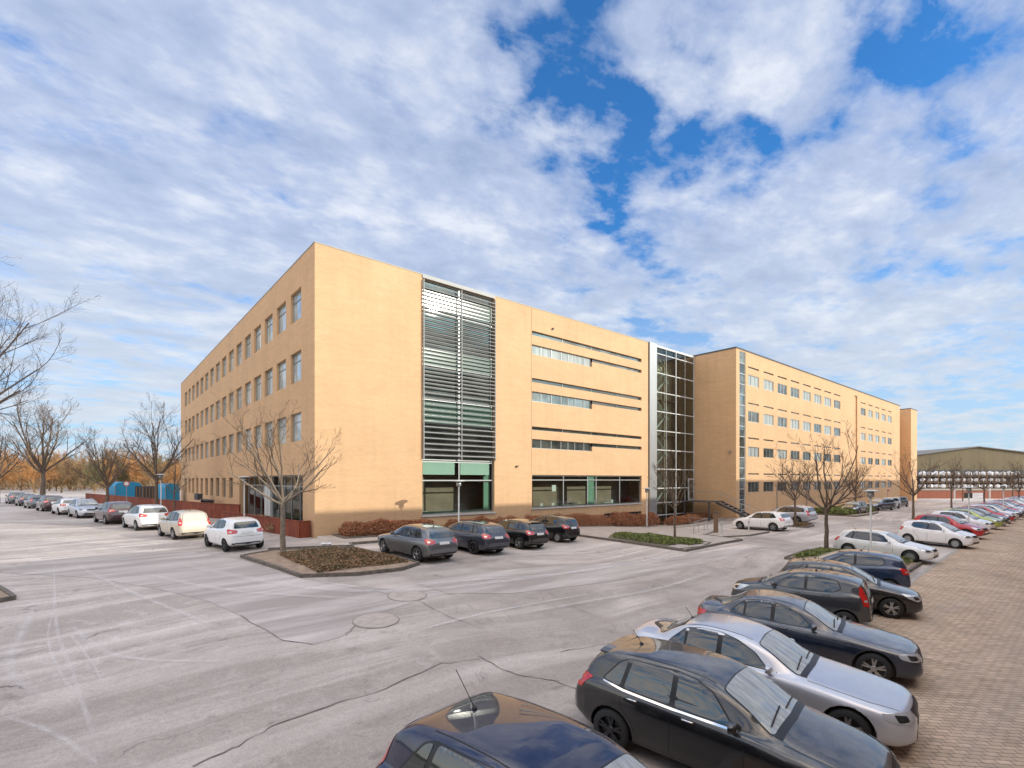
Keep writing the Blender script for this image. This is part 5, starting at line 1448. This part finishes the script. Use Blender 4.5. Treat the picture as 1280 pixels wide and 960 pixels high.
# ------------------------------------------------------------------ world, sun, camera
SUN = Vector((.4917, -.8093, .3214)).normalized()
w = bpy.data.worlds.new('World'); scn.world = w; w.use_nodes = True; nt = w.node_tree; nt.nodes.clear()
class WN(NT):
    def __init__(s, t): s.t = t; s.b = None
W_ = WN(nt)
out = nt.nodes.new('ShaderNodeOutputWorld'); bg = nt.nodes.new('ShaderNodeBackground'); bg.inputs['Strength'].default_value = .12
sky = nt.nodes.new('ShaderNodeTexSky'); sky.sky_type = 'NISHITA'; sky.sun_disc = False
sky.sun_elevation = math.asin(SUN.z); sky.sun_rotation = math.atan2(SUN.x, SUN.y); sky.altitude = 50; sky.air_density = 1.0; sky.dust_density = .6; sky.ozone_density = 2.0
tc = nt.nodes.new('ShaderNodeTexCoord'); sp = nt.nodes.new('ShaderNodeSeparateXYZ'); nt.links.new(tc.outputs['Generated'], sp.inputs[0])
den = W_.math('ADD', W_.math('MAXIMUM', sp.outputs[2], 0.0), .10)
px_ = W_.math('DIVIDE', sp.outputs[0], den); py_ = W_.math('DIVIDE', sp.outputs[1], den)
cb = nt.nodes.new('ShaderNodeCombineXYZ'); nt.links.new(px_, cb.inputs[0]); nt.links.new(py_, cb.inputs[1])
mp = nt.nodes.new('ShaderNodeMapping'); mp.inputs['Location'].default_value = CLOUD_LOC; mp.inputs['Rotation'].default_value = (0,0,R(35)); mp.inputs['Scale'].default_value = (1.0,1.35,1); nt.links.new(cb.outputs[0], mp.inputs['Vector'])
v = mp.outputs[0]
n1 = W_.noise(v, 1.9, 8, .55, .10); n2 = W_.noise(v, 6.5, 8, .6, .15); n3 = W_.noise(v, .55, 3, .5)
# finer second layer gives the soft ragged look
c = W_.math('ADD', W_.math('MULTIPLY', n1, .58), W_.math('ADD', W_.math('MULTIPLY', n2, .31), W_.math('MULTIPLY', n3, .22)))
def opening(c, px, py, rad, amt):
    d = Vector((F*AX[0]+(px-CX)*AY[0], F*AX[1]+(px-CX)*AY[1], HY-py)).normalized()
    q = nt.nodes.new('ShaderNodeVectorMath'); q.operation = 'DOT_PRODUCT'; nt.links.new(tc.outputs['Generated'], q.inputs[0]); q.inputs[1].default_value = d
    mr = nt.nodes.new('ShaderNodeMapRange'); mr.interpolation_type = 'SMOOTHSTEP'; nt.links.new(q.outputs['Value'], mr.inputs[0])
    mr.inputs[1].default_value = math.cos(R(rad)); mr.inputs[2].default_value = 1.0; mr.inputs[3].default_value = 0; mr.inputs[4].default_value = amt
    return W_.math('SUBTRACT', c, mr.outputs[0])
# where the cloud field opens to blue, and where it closes
for o_ in ((690,20,9,.08),(700,150,6,.05),(800,180,7,.055),(900,210,6,.06),(740,30,4,.04),(1000,20,5,.05),(760,260,4,.05),(990,230,5,.05),(1160,200,4,.05),(1250,40,4,.05),(540,20,5,.05),(910,270,4,.05),(1110,110,7,.06),(1230,130,6,.04),(890,30,6,.05),(640,80,3,-.05),(840,90,5,-.05),(270,10,5,.05),(620,120,5,.05),(80,120,5,.05),(1180,500,9,.05),
           (350,250,26,-.07),(150,60,22,-.05),(1050,330,16,-.06),(780,60,4,-.06),(980,80,6,-.06),(600,330,20,-.04)): c = opening(c, *o_)
hz = W_.ramp(sp.outputs[2], [(.0, .0), (.12, .03), (.42, .02), (.75, -.0)])
mask = W_.ramp(c, [(.47, 0), (.505, .38), (.54, .72), (.60, 1)])
shade = W_.ramp(W_.math('ADD', W_.math('MULTIPLY', W_.noise(v, 2.6, 7, .6, .2), .75), W_.math('MULTIPLY', W_.noise(v, 9.0, 6, .6, .2), .25)), [(.35, (2.2,2.8,4.1)), (.50, (3.2,3.7,4.9)), (.64, (5.0,5.25,5.8))])
horizon = W_.ramp(sp.outputs[2], [(.0, 1), (.16, .65), (.45, 0)])
shade = W_.mix(horizon, shade, (4.3,4.7,5.1))
skyc = W_.mix(1.0, sky.outputs[0], SKYTINT, 'MULTIPLY')
skyc = W_.mix(W_.math('MULTIPLY', W_.ramp(sp.outputs[2], [(.0, 1), (.14, .8), (.42, 0)]), .88), skyc, (3.3,4.1,5.0))
m2 = W_.math('MULTIPLY', mask, .93)
# glow on the sun's side of the sky, boosted out of view to lift shade
dt = nt.nodes.new('ShaderNodeVectorMath'); dt.operation = 'DOT_PRODUCT'; nt.links.new(tc.outputs['Generated'], dt.inputs[0]); dt.inputs[1].default_value = SUN
glow = W_.ramp(W_.math('MULTIPLY_ADD', dt.outputs['Value'], .5, .5), [(.775, (1,1,1)), (.90, (1.3,1.2,1.05)), (1.0, (3.0,2.5,1.9))])
fin = W_.mix(1.0, W_.mix(m2, skyc, shade), glow, 'MULTIPLY')
# added fill: unseen sky behind and left of the camera, brightened and warmed
d2 = nt.nodes.new('ShaderNodeVectorMath'); d2.operation = 'DOT_PRODUCT'; nt.links.new(tc.outputs['Generated'], d2.inputs[0]); d2.inputs[1].default_value = Vector((-.88,-.40,.25)).normalized()
sky_fill = W_.ramp(d2.outputs['Value'], [(.22, (1,1,1)), (.62, (2.3,1.9,1.5)), (1.0, (2.6,2.1,1.6))])
fin = W_.mix(1.0, fin, sky_fill, 'MULTIPLY')
over = W_.ramp(sp.outputs[2], [(.70, (1,1,1)), (.84, (3.0,2.6,2.05)), (1.0, (3.8,3.2,2.5))])  # unseen overhead sky brightened and warmed too, added to lift the ground
fin = W_.mix(1.0, fin, over, 'MULTIPLY')
nt.links.new(fin, bg.inputs['Color']); nt.links.new(bg.outputs[0], out.inputs['Surface'])
sl = bpy.data.lights.new('sun', 'SUN'); sl.energy = SUNE; sl.angle = R(.53); sl.color = (1.0,.95,.82)
so = bpy.data.objects.new('sun', sl); COL.objects.link(so); so.rotation_euler = SUN.to_track_quat('Z', 'Y').to_euler(); so.location = (30,-60,60)
cam = bpy.data.cameras.new('camera'); cam.sensor_width = 36; cam.lens = F/1280*36; cam.shift_y = 120/1280; cam.clip_end = 6000; cam.clip_start = .05
co = bpy.data.objects.new('camera', cam); COL.objects.link(co); co.location = (0,0,H); co.rotation_euler = (R(90),0,-math.atan2(AX[0],AX[1])); scn.camera = co
scn.view_settings.view_transform = 'Standard'; scn.view_settings.look = 'None'; scn.view_settings.gamma = 1; scn.view_settings.exposure = EXPO
scn.cycles.max_bounces = 8; scn.cycles.transparent_max_bounces = 16; scn.cycles.caustics_reflective = False; scn.cycles.caustics_refractive = False
